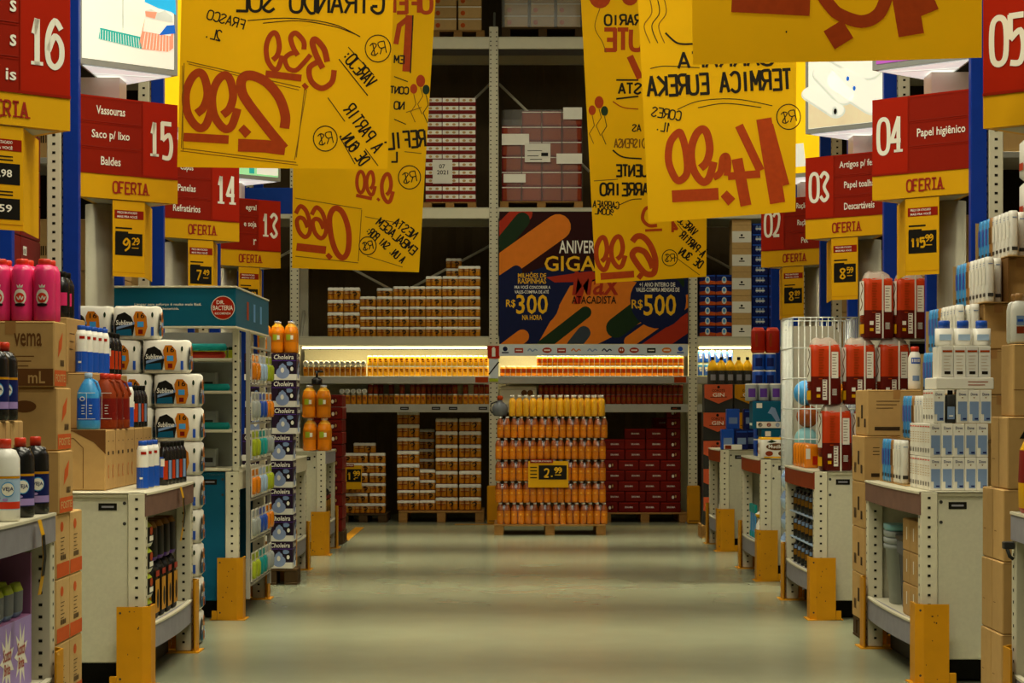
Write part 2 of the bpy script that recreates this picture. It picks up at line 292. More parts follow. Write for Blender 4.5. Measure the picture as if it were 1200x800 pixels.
# ---------------------------------------------------------------- gondola end units
def holes(b, x0, x1, y, z0, z1, step, m=hole, sz=.0075, face='y'):
    z = z0; xc = (x0+x1)/2
    while z < z1:
        if face == 'y': b.poly([(xc-sz, y-.0015, z), (xc+sz, y-.0015, z), (xc+sz, y-.0015, z+sz*1.6), (xc-sz, y-.0015, z+sz*1.6)], m)
        else: b.poly([(y, xc-sz, z), (y, xc+sz, z), (y, xc+sz, z+sz*1.6), (y, xc-sz, z+sz*1.6)], m)
        z += step
def gondola(s, Xf, Yn, Yf, label, panel=cream2, lip=brownlip, depth=.63, lowlip=greylip, top=True):
    g = thing('gondola_end_unit', label, 'shelf unit', (Xf-s*0+s*.5, (Yn+Yf)/2, 0), 'end shelf units along the aisle')
    if s > 0: depth = .5
    xo = Xf+s*depth; a = Xf+s*.086
    b = MB(); b.box(a, xo, Yn+.01, Yn+.04, .12, .947, panel, .004); fr = Fr((min(a, xo), Yn+.01, 0), (1, 0, 0))
    u = (abs(xo-a)-.10) if s < 0 else .10
    b.rect(fr, u-.045, .865, u+.045, .9, black); b.rect(fr, u-.03, .878, u+.03, .887, greylip, .002)
    for zz in (.80, .90): b.ell(fr, (abs(xo-a)-.018) if s < 0 else .018, zz, .009, .009, gunm, k=8)
    b.build('side_panel', g)
    b = MB(); b.box(a, xo, Yf-.04, Yf-.01, .12, .947, panel, .004); b.build('side_panel', g)
    for y0, y1 in ((Yn, Yn+.07), (Yf-.07, Yf)):
        b = MB(); b.box(Xf+s*.002, a, y0, y1, .007, .95, cream, .004); holes(b, min(Xf, a), max(Xf, a), y0, .05, .93, .048)
        holes(b, y0, y1, Xf+s*.0005-s*0, .05, .93, .048, face='x'); b.build('upright', g)
    b = MB(); b.box(xo-s*.03, xo-s*.01, Yn+.045, Yf-.045, .12, .925, dark); b.build('back_panel', g)
    b = MB(); b.box(Xf+s*.12, xo-s*.02, Yn+.12, Yf-.12, .007, .119, black); b.build('plinth', g)
    def shelf(name, z0, z1, zt, m, y0, y1):
        n = 8; b = MB(); fr_ = []
        for i in range(n+1):
            t = i/n; y = y0+(y1-y0)*t; fr_.append((Xf-s*.02*(1-(2*t-1)**2)-s*.002, y))
        inner = [(Xf+s*.02, y) for x, y in fr_]
        b.grid([[(x, y, z0) for x, y in fr_], [(x, y, z1) for x, y in fr_], [(x, y, z1) for x, y in inner], [(x, y, z0) for x, y in inner], [(x, y, z0) for x, y in fr_]], m, closed=False, smooth=False)
        b.poly([(fr_[0][0], y0, z0), (inner[0][0], y0, z0), (inner[0][0], y0, z1), (fr_[0][0], y0, z1)], m); b.poly([(fr_[-1][0], y1, z0), (inner[-1][0], y1, z0), (inner[-1][0], y1, z1), (fr_[-1][0], y1, z1)], m)
        b.grid([[(x-s*.004, y, z1-.006) for x, y in fr_], [(x-s*.004, y, z1+.004) for x, y in fr_], [(x+s*.02, y, z1+.004) for x, y in fr_]], cream, closed=False, smooth=False)
        sb = b.build(name+'_lip', g)
        b = MB(); b.poly([(x, y, zt) for x, y in fr_]+[(xo-s*.02, y1, zt), (xo-s*.02, y0, zt)], cream); b.poly([(x, y, zt-.02) for x, y in fr_]+[(xo-s*.02, y1, zt-.02), (xo-s*.02, y0, zt-.02)], cream)
        b.build(name, g)
    shelf('bottom_shelf', .17, .29, .285, lowlip, Yn+.075, Yf-.075)
    if top: shelf('top_shelf', .835, .945, .95, lip, Yn+.002, Yf-.002)
    return g
def guard(s, Xf, Y, far, label):
    b = MB(); d = -1 if not far else 1
    x0 = Xf-s*.03; xw = Xf+s*.13; t = .008
    P = [(xw, Y), (x0+s*.035, Y), (x0, Y-d*.045), (x0, Y-d*.17), (x0+s*t, Y-d*.17), (x0+s*t, Y-d*.048), (x0+s*.038, Y-d*t), (xw, Y-d*t)]
    if (s < 0) == far: P = P[::-1]
    b.grid([[(x, y, .006) for x, y in P], [(x, y, .4) for x, y in P]], yel, smooth=False)
    B = [(xw+s*.05, Y-.012*(-d)*-1), (x0-s*.02, Y+d*.012), (x0-s*.02, Y-d*.19), (xw+s*.05, Y-d*.19)]
    b.grid([[(x, y, 0) for x, y in B], [(x, y, .006) for x, y in B]], yel, smooth=False)
    b.box(xw+s*.002, xw+s*.035, Y-d*.03, Y-d*.002, .006, .06, yel)
    fr = Fr((min(x0, xw), Y+d*.0 if d > 0 else Y, 0), (1, 0, 0))
    if not far:
        random.seed(int(Y*100))
        for i in range(7): b.ell(fr, .02+random.random()*.09, .02+random.random()*.36, .002+random.random()*.004, .002+random.random()*.003, woodd, k=7)
        for zz in (.05, .37): b.ell(fr, .018, zz, .006, .006, gunm, k=8)
    return tag(b.build('corner_guard'), label, 'guard post', 'yellow guards at the shelf corners')
GU = [(-1, -1.84, 6.9, 8.25, 'stub', greylip), (-1, -1.79, 10.0, 11.5, '', brownlip), (-1, -1.755, 13.15, 14.6, '', cream), (-1, -1.72, 16.0, 17.15, '', cream), (-1, -1.70, 18.7, 19.7, '', greylip),
      (1, 2.03, 6.9, 8.33, '', greylip), (1, 2.02, 10.13, 11.7, '', brownlip), (1, 1.94, 13.15, 14.55, '', rust), (1, 1.94, 16.0, 17.3, '', rust), (1, 1.95, 19.2, 20.3, '', rust)]
GL_ = ['grey lipped end shelf with dark and white cleaner bottles, cut by the left edge', 'cream end shelf of tinned goods and yellow black bags under the broom picture lightbox',
       'end shelf with a blue-green side panel carrying the tall teal topped display', 'cream end shelf half hidden behind the dark teapot print cartons', 'small far cream end shelf carrying the big orange juice bottles',
       'end shelf just showing at the right frame edge beyond the brown arrow cartons', 'cream end shelf with grey crates, brown cartons below and white soap boxes on top', 'cream end shelf with dark bottles on its lower shelf and red bags on top',
       'cream end shelf with a hanging white mop and yellow white packets on top', 'small far cream end shelf carrying the blue packs beside the orange and grey gin cartons']
GP = ['cleaner bottle shelf', 'yellow black bag shelf', 'teal panelled display shelf', 'shelf hidden by the teapot print cartons', 'far orange juice shelf', 'right edge shelf beyond the arrow carton', 'grey crate shelf', 'dark bottle and red bag shelf', 'white mop shelf', 'far blue pack shelf']
for i, (s, Xf, Yn, Yf, nm, lip) in enumerate(GU):
    gondola(s, Xf, Yn, Yf, GL_[i], panel=teal2 if i == 2 else cream2, lip=lip, top=True)
    if i not in (0, 5): guard(s, Xf, Yn-.06, False, 'yellow steel guard at the near corner of the '+GP[i])
    guard(s, Xf, Yf+.06, True, 'yellow steel guard at the far corner of the '+GP[i])

# ---------------------------------------------------------------- tall racks with blue posts
def tall_rack(s, Xf, Yn, Yf, label, beam=False):
    g = thing('tall_shelving_rack', label, 'rack', (Xf+s*.5, (Yn+Yf)/2, 0), 'tall blue posted racks beside the aisle')
    for y in (Yn, Yf):
        b = MB(); b.box(Xf-s*.045, Xf+s*.045, y-.03, y+.03, 0, 5.2, blue, .004); b.build('blue_post', g)
        b = MB(); b.box(Xf+s*.055, Xf+s*.135, y-.03, y+.05, 0, 5.2, cream, .004); holes(b, Xf+s*.055, Xf+s*.135, y-.03, 1.2, 5.1, .05, sz=.009)
        holes(b, y-.03, y+.05, Xf+s*.0545, 1.2, 5.1, .05, sz=.009, face='x'); b.build('upright', g)
    for z in (1.0, 1.9, 2.95, 3.95):
        b = MB(); b.box(Xf+s*.14, Xf+s*1.9, Yn+.06, Yf-.06, z-.04, z, steel, .003); b.build('shelf', g)
    if beam is not None: b = MB(); b.box(Xf+s*.14, Xf+s*2.0, (Yn+Yf)/2-.015, (Yn+Yf)/2+.015, 0, 5, dark); b.build('back_panel', g)
    if beam: b = MB(); b.box(Xf+s*.02-s*.5, Xf+s*.0+s*1.4, Yn-.045, Yn-.035, 3.13, 3.37, blue, .002); b.build('blue_beam', g)
    return g
TR = [(-1, -2.5, 10.08, 11.63, 'blue posted rack of dark red boxes on the left, before aisle sign 15'), (-1, -2.5, 12.96, 14.46, 'blue posted rack between aisle signs 15 and 14'), (-1, -2.5, 15.83, 17.24, 'blue posted rack between aisle signs 14 and 13'),
      (-1, -2.5, 18.9, 20.2, 'blue posted rack with a wide blue beam behind aisle sign 13'), (1, 2.6, 9.9, 11.43, 'blue posted rack with white packs, between aisle signs 05 and 04'), (1, 2.6, 12.65, 14.1, 'blue posted rack between aisle signs 04 and 03'), (1, 2.6, 15.6, 17.0, 'blue posted rack between aisle signs 03 and 02'), (1, 2.6, 18.9, 20.2, 'blue posted rack behind aisle sign 02')]
for i, a in enumerate(TR): tall_rack(*a, beam=None if i in (0, 4) else i == 3)

# ---------------------------------------------------------------- aisle signs, lightboxes, price cards, columns
def prism(b, A, B, D, z0, z1, m):            # triangular box, A near base corner, B apex, D far base corner (x, y)
    P = [A, B, D]
    if (B[0]-A[0])*(D[1]-A[1])-(B[1]-A[1])*(D[0]-A[0]) < 0: P = P[::-1]
    return b.grid([[(x, y, z0) for x, y in P], [(x, y, z1) for x, y in P]], m, smooth=False)
def sign_set(s, Xa, Ya, num, rows, price, light, lw):
    Xb = Xa+s*.5; A, B, D = (Xb, Ya-.47), (Xa, Ya), (Xb, Ya+.47); W = math.hypot(.5, .47); z0 = 2.58
    side = 'left' if s < 0 else 'right'
    O, U = ((A[0], A[1], 0), (B[0]-A[0], B[1]-A[1], 0)) if s < 0 else ((B[0], B[1], 0), (A[0]-B[0], A[1]-B[1], 0)); fr = Fr(O, U)
    g = thing('aisle_sign', 'red and yellow hanging aisle sign numbered %s' % num, 'sign', (Xb-s*.2, Ya, z0), 'numbered aisle signs')
    b = MB(); prism(b, A, B, D, z0+.14, z0+.59, red)
    nw = W*.36; n0, n1, c0, c1 = (W-nw, W, 0, W-nw) if s < 0 else (0, nw, nw, W)
    rh = .44/3
    for i in range(3):
        zz = z0+.145+rh*(2-i); m_ = .010
        b.rect(fr, c0+.006, zz+.004, c1-.006, zz+rh-.004, redd, .002)
        b.rect(fr, c0+.006, zz+rh-.009, c1-.006, zz+rh-.004, redd, .004); b.rect(fr, c0+.006, zz+.003, c1-.006, zz+.006, ofr, .004)
    b.rect(fr, n0+.003, z0+.145, n1-.003, z0+.585, red, .003); b.rect(fr, (n0 if s < 0 else n1)-.003, z0+.142, (n0 if s < 0 else n1)+.003, z0+.59, redd, .0045)
    b.rect(fr, 0, z0+.14, W, z0+.152, redd, .005)
    board = b.build('category_board', g)
    b = MB(); b.hand(fr, num, (n0+n1)/2, z0+.37, .20, sgt, wd=.15, w=.026, adv=1.35, asp=.5, serif=True, n=.006); b.build('number', board)
    b = MB()
    for i, t in enumerate(rows):
        if not t: continue
        t, al = (t[1:], 1) if t[0] == '>' else (t, 0)
        zz = z0+.145+rh*(2.5-i); ww = len(t)*.0205+.01; u = (c0+c1)/2 if not al else c1-.02-ww/2
        if t[0] == '<': pass
        b.text(fr, t, u, zz-.002, ww, .062 if any(q in t for q in 'pgqj/ç') else .05, sgt, .006)
    if b.f: b.build('category_lettering', board)
    b = MB(); prism(b, A, B, D, z0, z0+.14, yelb); band = b.build('offer_band', g)
    b = MB(); b.hand(fr, 'OFERTA', W*.52, z0+.068, .066, ofr, wd=.235, w=.011, serif=True, adv=1.35, asp=.62, n=.003); b.build('offer_lettering', band)
    b = MB(); k = .06; cx, cy = (A[0]+B[0]+D[0])/3, Ya; q = [(p[0]+(cx-p[0])*.18, p[1]+(cy-p[1])*.18, z0-.002) for p in (A, B, D)]; b.poly(q, colw); b.build('underside_panel', g)
    # price card, folded in two, hanging under the sign
    g = thing('price_card', 'yellow folded price card %sunder aisle sign %s' % ('reading %s ' % price[-1] if price else '', num), 'price card', (Xa+s*.25, Ya-.2, 2.12), 'yellow price cards under the aisle signs')
    if num == '05': Xa += .14
    p1 = (Xa+s*.33, Ya-.30); p2 = (Xa+s*.17, Ya-.15); p3 = (Xa+s*.2, Ya+.27)
    zt, zb = 2.574, 2.13
    def panel(a, c, nm):
        b = MB(); d = Vector((c[0]-a[0], c[1]-a[1], 0)).normalized(); nn = Vector((d.y, -d.x, 0))*.004
        P = [(a[0], a[1]), (c[0], c[1]), (c[0]-nn.x, c[1]-nn.y), (a[0]-nn.x, a[1]-nn.y)]
        b.grid([[(x, y, zb) for x, y in P], [(x, y, zt) for x, y in P]], yelb, smooth=False); return b
    fp = panel(p1, p2, 'front')
    O, U = ((p1[0], p1[1], zb), (p2[0]-p1[0], p2[1]-p1[1], 0)) if s < 0 else ((p2[0], p2[1], zb), (p1[0]-p2[0], p1[1]-p2[1], 0)); pf = Fr(O, U); w2 = math.hypot(.16, .15); hh = zt-zb
    fp = MB(); nn = pf.N*-.004
    fp.grid([[pf.p(0, 0), pf.p(w2, 0), pf.p(w2, 0)+nn, pf.p(0, 0)+nn], [pf.p(0, hh), pf.p(w2, hh), pf.p(w2, hh)+nn, pf.p(0, hh)+nn]], yelb, smooth=False)
    fp.rect(pf, .012, hh-.105, w2-.008, hh-.055, redd)
    for zz, t in ((hh-.070, 'PREÇO EM ATACADO'), (hh-.091, 'MAIS PRA VOCÊ')): fp.text(pf, t, w2*.45, zz, w2*.62, .016, sgt, .002)
    if len(price) == 1:
        for k in (0, 1): fp.rect(pf, .018, hh-.165-.024*k, w2*(.6-.12*k), hh-.155-.024*k, ink)
        fp.rect(pf, .016, .125, w2-.016, .255, black); a, c = price[0].split(',')
        fp.hand(pf, a, w2*.5-(.018 if len(a) < 2 else .03), .187, .07 if len(a) < 3 else .05, yelb, w=.012, adv=1.15, n=.002); fp.hand(pf, c, w2*.5+.045, .21, .038, yelb, w=.007, n=.002); fp.rect(pf, w2*.5+.02, .168, w2*.5+.065, .173, yelb, .002)
    elif price:
        for k, t in enumerate(price):
            z_ = .235-.15*k; fp.rect(pf, .016, z_-.04, w2-.016, z_+.05, black); fp.text(pf, t, w2*.5, z_+.005, w2*.5, .038, sgt, .002)
            for q in (0, 1): fp.rect(pf, .03, z_+.062+.014*q, w2-.05, z_+.068+.014*q, ink)
    fp.rect(pf, 0, .022, w2, .026, yel)
    fp.build('front_panel', g)
    panel(p2, p3, 'back').build('back_panel', g)
    # column that carries sign and lightbox
    xc, yc = Xb-s*.03, Ya+.02
    g = thing('sign_column', 'round white column that carries aisle sign %s' % num, 'column', (xc, yc, 0), 'white columns that carry the aisle signs')
    b = MB(); b.lathe([(.085, 0), (.085, 2.575)], colw, 20, (xc, yc)); b.build('shaft', g)
    b = MB(); b.box(xc-.13, xc+.13, yc-.06, yc+.16, 3.172, 3.33, white); b.build('neck_box', g)
    b = MB(); b.lathe([(.13, 0), (.13, .02), (.09, .03)], steel, 20, (xc, yc)); b.build('foot_flange', g)
    if not light: return
    # lightbox
    z0, z1 = 3.333, 4.4
    g = thing('lightbox', light[1], 'lightbox', (Xb-s*.2, Ya, z0), 'triangular lightboxes over the aisle signs')
    b = MB(); prism(b, A, B, D, z0+.012, z1, alu); b.build('frame', g)
    O, U = ((A[0], A[1], z0), (B[0]-A[0], B[1]-A[1], 0)) if s < 0 else ((B[0], B[1], z0), (A[0]-B[0], A[1]-B[1], 0)); lf = Fr(O, U)
    D2 = Fr((B[0], B[1], z0), (D[0]-B[0], D[1]-B[1], 0)) if s < 0 else Fr((D[0], D[1], z0), (B[0]-D[0], B[1]-D[1], 0))
    b = MB(); b.rect(lf, .028, .045, W-.028, z1-z0-.03, light[0], .003); light[2](b, Sq(lf, light[3] if len(light) > 3 else 1), W); b.build('picture', g)
    b = MB(); b.rect(D2, .028, .045, W-.028, z1-z0-.03, light[0], .003); b.build('picture', g)
    b = MB(); cx = (A[0]+B[0]+D[0])/3; q = [(p[0]+(cx-p[0])*.10, p[1]+(Ya-p[1])*.10, z0+.008) for p in (A, B, D)]; b.poly(q, lit)
    m0, m1 = [((q[0][i]+q[2][i])/2 if j else q[1][i]) for j in (0, 1) for i in (0,)], None
    b.poly([(q[0][0], q[0][1]+.30, z0+.006), (q[1][0]+s*.08, q[1][1]+.02, z0+.006), (q[1][0]+s*.08, q[1][1]+.045, z0+.006), (q[0][0], q[0][1]+.325, z0+.006)], lits); b.build('glowing_underside', g)
class Sq:                                        # a face whose picture is printed at a smaller scale
    def __init__(s, f, k): s.f = f; s.k = k
    def p(s, u, v, n=0): return s.f.p(u, .045+(v-.045)*s.k, n)
def pic_broom(b, f, W):
    b.rect(f, W*.43, .42, W*.45, .98, lits, .005); b.shape(f, [(W*.22, .40), (W*.62, .36), (W*.64, .44), (W*.24, .47)], lit2, .005)
    b.shape(f, [(W*.20, .29), (W*.63, .24), (W*.615, .38), (W*.215, .42)], litt, .006)
    for i in range(16): b.shape(f, [(W*(.21+i*.026), .29-i*.003), (W*(.216+i*.026), .29-i*.003), (W*(.219+i*.025), .40-i*.0025), (W*(.214+i*.025), .40-i*.0025)], lit2, .007)
    b.shape(f, [(W*.64, .98), (W*.97, .93), (W*.98, .70), (W*.93, .73), (W*.80, .75), (W*.66, .80)], litc, .005)
    b.shape(f, [(W*.66, .70), (W*.72, .73), (W*.80, .70), (W*.86, .74), (W*.94, .68), (W*.95, .60), (W*.66, .62)], lits, .006); b.shape(f, [(W*.66, .69), (W*.78, .70), (W*.76, .62), (W*.67, .63)], lito, .007)
    b.shape(f, [(W*.66, .61), (W*.95, .58), (W*.95, .30), (W*.90, .25), (W*.62, .24), (W*.60, .30)], lito, .006); b.shape(f, [(W*.66, .61), (W*.95, .58), (W*.92, .44), (W*.64, .45)], lit2, .007)
    b.shape(f, [(W*.80, .43), (W*.88, .56), (W*.96, .58), (W*.97, .48)], litb, .008)
    for i in range(9): b.shape(f, [(W*(.635+i*.033), .25), (W*(.642+i*.033), .25), (W*(.665+i*.03), .44), (W*(.66+i*.03), .44)], lit2, .007)
def pic_rolls(b, f, W):
    b.shape(f, [(0.03, .05), (W-.03, .05), (W-.03, .24), (.03, .32)], litw, .004)
    for (x0, y0, x1, y1, r) in ((.06, .42, .40, .20, .075), (.22, .62, .50, .34, .09), (.45, .52, .88, .24, .13), (.42, .82, .80, .60, .12)):
        b.cap(f, (W*x0, y0), (W*x1, y1), r, lits, .005); b.cap(f, (W*x0, y0+.012), (W*x1, y1+.012), r-.012, lit2, .006)
    b.ell(f, W*.38, .20, .028, .055, lits, .007); b.ell(f, W*.385, .20, .014, .032, black, .008)
    for x, y in ((.62, .42), (.54, .53), (.58, .74)): b.ell(f, W*x, y, .012, .025, litb, .007)
def pic_plain(b, f, W): b.shape(f, [(W*.3, .1), (W*.7, .1), (W*.66, .3), (W*.34, .3)], lit2, .005)
def pic_green(b, f, W): b.rect(f, W*.62, .06, W*.95, .5, lit2, .005); b.rect(f, W*.50, .06, W*.58, .5, litt, .005)
SL = [(-1, -1.935, 8.97, '16', ['>s', '>s', '>is'], ('13,98', '5,59'), None), (-1, -2.0, 12.25, '15', ['Vassouras', 'Saco p/ lixo', 'Baldes'], ('9,29',), (lit2, 'lit triangular lightbox picturing brooms above aisle sign 15', pic_broom, .50)),
      (-1, -2.015, 15.13, '14', ['Copos', 'Panelas', 'Refratários'], ('7,49',), (lity, 'lit yellow lightbox above aisle sign 14, partly behind the banner', pic_plain)), (-1, -2.045, 18.1, '13', ['>egral', '>e soja', '>r'], ('3,99',), (litg, 'lit green and white lightbox above aisle sign 13', pic_green)),
      (1, 2.045, 8.89, '05', ['', '', ''], (), None), (1, 2.12, 12.05, '04', ['', 'Papel higiênico', ''], ('115,99',), (litm, 'lit magenta lightbox above aisle sign 04', lambda b, f, W: None)),
      (1, 2.135, 14.9, '03', ['Artigos p/ festa', 'Papel toalha', 'Descartáveis'], ('8,59',), (lit2, 'lit lightbox picturing paper rolls above aisle sign 03', pic_rolls, .68)), (1, 2.19, 18.0, '02', ['Ração p/', 'Ração p', 'Pet'], ('8,89',), (lity, 'lit yellow lightbox above aisle sign 02', pic_plain))]
for a in SL: sign_set(*a, None)

# ---------------------------------------------------------------- yellow banners with mirrored marker writing
class Ban:                                        # a hanging sheet; drawn in the picture's rows and columns at the sheet's own distance
    def __init__(s, Y, quad, ph, amp=.02):
        s.Y = Y; s.q = quad; s.ph = ph; s.amp = amp
        s.O = Vector((0, 0, 0)); s.k = Y/F
    def wave(s, px, py): return s.Y+s.amp*(math.sin(px*.021+s.ph)+.6*math.sin(py*.013+px*.008+s.ph*2))
    def p(s, u, v, n=0):
        y = s.wave(u, v); k = s.k; return Vector(((u-600)*k, y-n*1.6, H+(HY+v)*k))
def sheet(bn, quad, rows=20, cols=24):            # quad TL TR BR BL in picture points (v is minus the row)
    b = MB(); R = []
    for side in (0, 1):
        g = []
        for i in range(rows+1):
            t = i/rows; r = []
            for j in range(cols+1):
                q = j/cols; x = (quad[0][0]*(1-q)+quad[1][0]*q)*(1-t)+(quad[3][0]*(1-q)+quad[2][0]*q)*t; y = (quad[0][1]*(1-q)+quad[1][1]*q)*(1-t)+(quad[3][1]*(1-q)+quad[2][1]*q)*t
                P = bn.p(x, -y); r.append((P.x, P.y+.0012*side, P.z))
            g.append(r)
        b.grid(g, yelpap, closed=False)
        R.append(g)
    e0 = R[0][0]+[r[-1] for r in R[0]]+R[0][-1][::-1]+[r[0] for r in R[0]][::-1]; e1 = R[1][0]+[r[-1] for r in R[1]]+R[1][-1][::-1]+[r[0] for r in R[1]][::-1]
    b.grid([e0, e1], yelpap, closed=True, caps=(False, False), smooth=False); return b
def Lp(*a): return [(a[i], -a[i+1]) for i in range(0, len(a), 2)]
def S(b, bn, w, m, *a, sm=True):
    P = Lp(*a); b.stroke(bn, cat_rom(P, 6) if sm and len(P) > 2 else P, w, m)
def circ(b, bn, x, y, r, w=1.2): b.stroke(bn, [(x+r*math.cos(i*math.pi/14), -y+r*1.05*math.sin(i*math.pi/14)) for i in range(29)], w, ink)
def rs(b, bn, x, y, r): circ(b, bn, x, y, r); b.hand(bn, 'R$', x, -y, r*.95, ink, w=1.2, mir=True, ang=.2)
N9 = ((0, .74), (.30, .62), (.45, .38), (.33, .10), (.10, 0), (-.21, .10), (-.44, .36), (-.41, .67), (-.21, .87), (.10, 1), (.36, .96), (.53, .79), (.64, .62))
def nine(b, bn, x, y, w_, h, sw, m=brush):        # mirrored nine in one brush stroke, its tail swinging up at the right
    S(b, bn, sw, m, *[q for p in N9 for q in (x+p[0]*w_, y+p[1]*h)])
def dot(b, bn, x, y, r, m=brush): b.shape(bn, [(x-r*.9, -y+r*.2), (x+.1*r, -y-r), (x+r, -y-r*.1), (x-r*.1, -y+r)], m, .0016)
def balloons(b, bn, x, y, k):
    for dx, dy, rx, m in ((0, 0, 1, brush), (-.95, 1.1, .8, brush), (.75, 1.2, .8, dgreen)):
        b.stroke(bn, [(x+dx*k, -(y+dy*k)-.9*k*rx), (x+dx*k+.3*k, -(y+dy*k)-2.1*k), (x+dx*k-.4*k, -(y+dy*k)-3.2*k), (x+dx*k+.2*k, -(y+dy*k)-4.6*k)], .9, brushd if m is brush else ink, .001)
        b.ell(bn, x+dx*k, -(y+dy*k), .62*k*rx, .85*k*rx, m, .002)
def banner(name_label, Y, quad, ph, draw):
    bn = Ban(Y, quad, ph, .012 if Y > 12 else .009)
    zt = bn.p(quad[0][0], -quad[0][1]).z
    g = thing('hanging_banner', name_label, 'banner', (X((quad[0][0]+quad[1][0])/2, Y), Y, bn.p(0, -quad[2][1]).z), 'yellow hand lettered banners')
    sh = sheet(bn, quad).build('sheet', g)
    b = MB(); draw(b, bn); b.build('marker_lettering', sh)
    b = MB(); xa, xb = X(quad[0][0], Y), X(quad[1][0], Y); b.tube([(xa-.02, Y+.012, zt+.01), (xb+.02, Y+.012, zt+.01)], .012, steel); b.build('hanging_rod', g)
    for x in (xa+.1, xb-.1): b = MB(); b.tube([(x, Y+.012, zt+.02), (x, Y+.012, 8.4)], .003, steel, 5); b.build('hanging_wire', g)
def drawA(b, bn):
    b.hand(bn, 'GIRANDO SOL', 363, -2, 25, ink, wd=172, w=3.4, mir=True, ang=-.02); b.hand(bn, 'FRASCO', 265, -23, 11, ink, wd=44, w=1.6, mir=True, ang=-.28); b.hand(bn, '2L.', 250, -40, 12, ink, wd=19, w=1.6, mir=True, ang=-.22)
    S(b, bn, 1.1, ink, 290, 24, 340, 21, 390, 28, 422, 43); S(b, bn, 1, ink, 308, 27, 350, 24, 392, 31, 416, 40)
    nine(b, bn, 319.5, 38, 17, 43, 6); S(b, bn, 6, brush, 356, 57.5, 355.5, 48, 346.5, 38.5, 340.5, 43.5, 343.5, 55.5, 348.8, 64.5); S(b, bn, 5.5, brush, 347, 61, 339, 63, 333.8, 69, 337.5, 79.5, 346.5, 81.8, 355.5, 73.5, 363.8, 63.8); S(b, bn, 7, brush, 383.3, 72, 379.5, 57, 369.8, 46, 366, 50, 370.5, 64.5, 378, 79.5); S(b, bn, 6.5, brush, 372, 72, 362.3, 79.5, 364.5, 94.5, 376.5, 103, 388.5, 96, 391.5, 81.8)
    S(b, bn, 8, brush, 311, 86, 353, 91); dot(b, bn, 357.3, 100.8, 4.5)
    nine(b, bn, 230.7, 85, 28, 65, 9.5); nine(b, bn, 261, 88, 27, 63, 9.5)
    S(b, bn, 11.5, brush, 333, 150, 334, 135, 327, 114, 313, 97, 298, 89, 287.5, 89, 282.5, 96, 284, 109, 291, 121, 303, 137, 318, 156, 333, 174); S(b, bn, 15, brush, 334, 174, 310, 171, 279, 170, sm=False); dot(b, bn, 286.5, 153.7, 8)
    S(b, bn, 10, brush, 215.5, 160.7, 268, 163.5, sm=False)
    P = [(219, 72, 352, 102), (357, 102, 347, 184), (347, 190, 214, 174), (213, 174, 216, 74)]
    for q in P: S(b, bn, 1, brushd, *q); S(b, bn, .8, brushd, q[0]+2, q[1]+3, q[2]-2, q[3]+3)
    rs(b, bn, 443, 57, 15); rs(b, bn, 381, 162, 14)
    b.hand(bn, 'VAREJO:', 421, -80, 15, ink, wd=48, w=2, mir=True, ang=-.86); S(b, bn, 1.2, ink, 397, 69, 431, 112); S(b, bn, 1, ink, 408, 55, 438, 88)
    b.hand(bn, 'À PARTIR', 426, -150, 15, ink, wd=62, w=2, mir=True, ang=-.95); b.hand(bn, 'DE 6UN.', 415, -172, 14, ink, wd=44, w=2, mir=True, ang=-.95); S(b, bn, 1, ink, 384, 114, 404, 142); S(b, bn, 1, ink, 398, 160, 416, 192); S(b, bn, 1, ink, 428, 174, 443, 194)
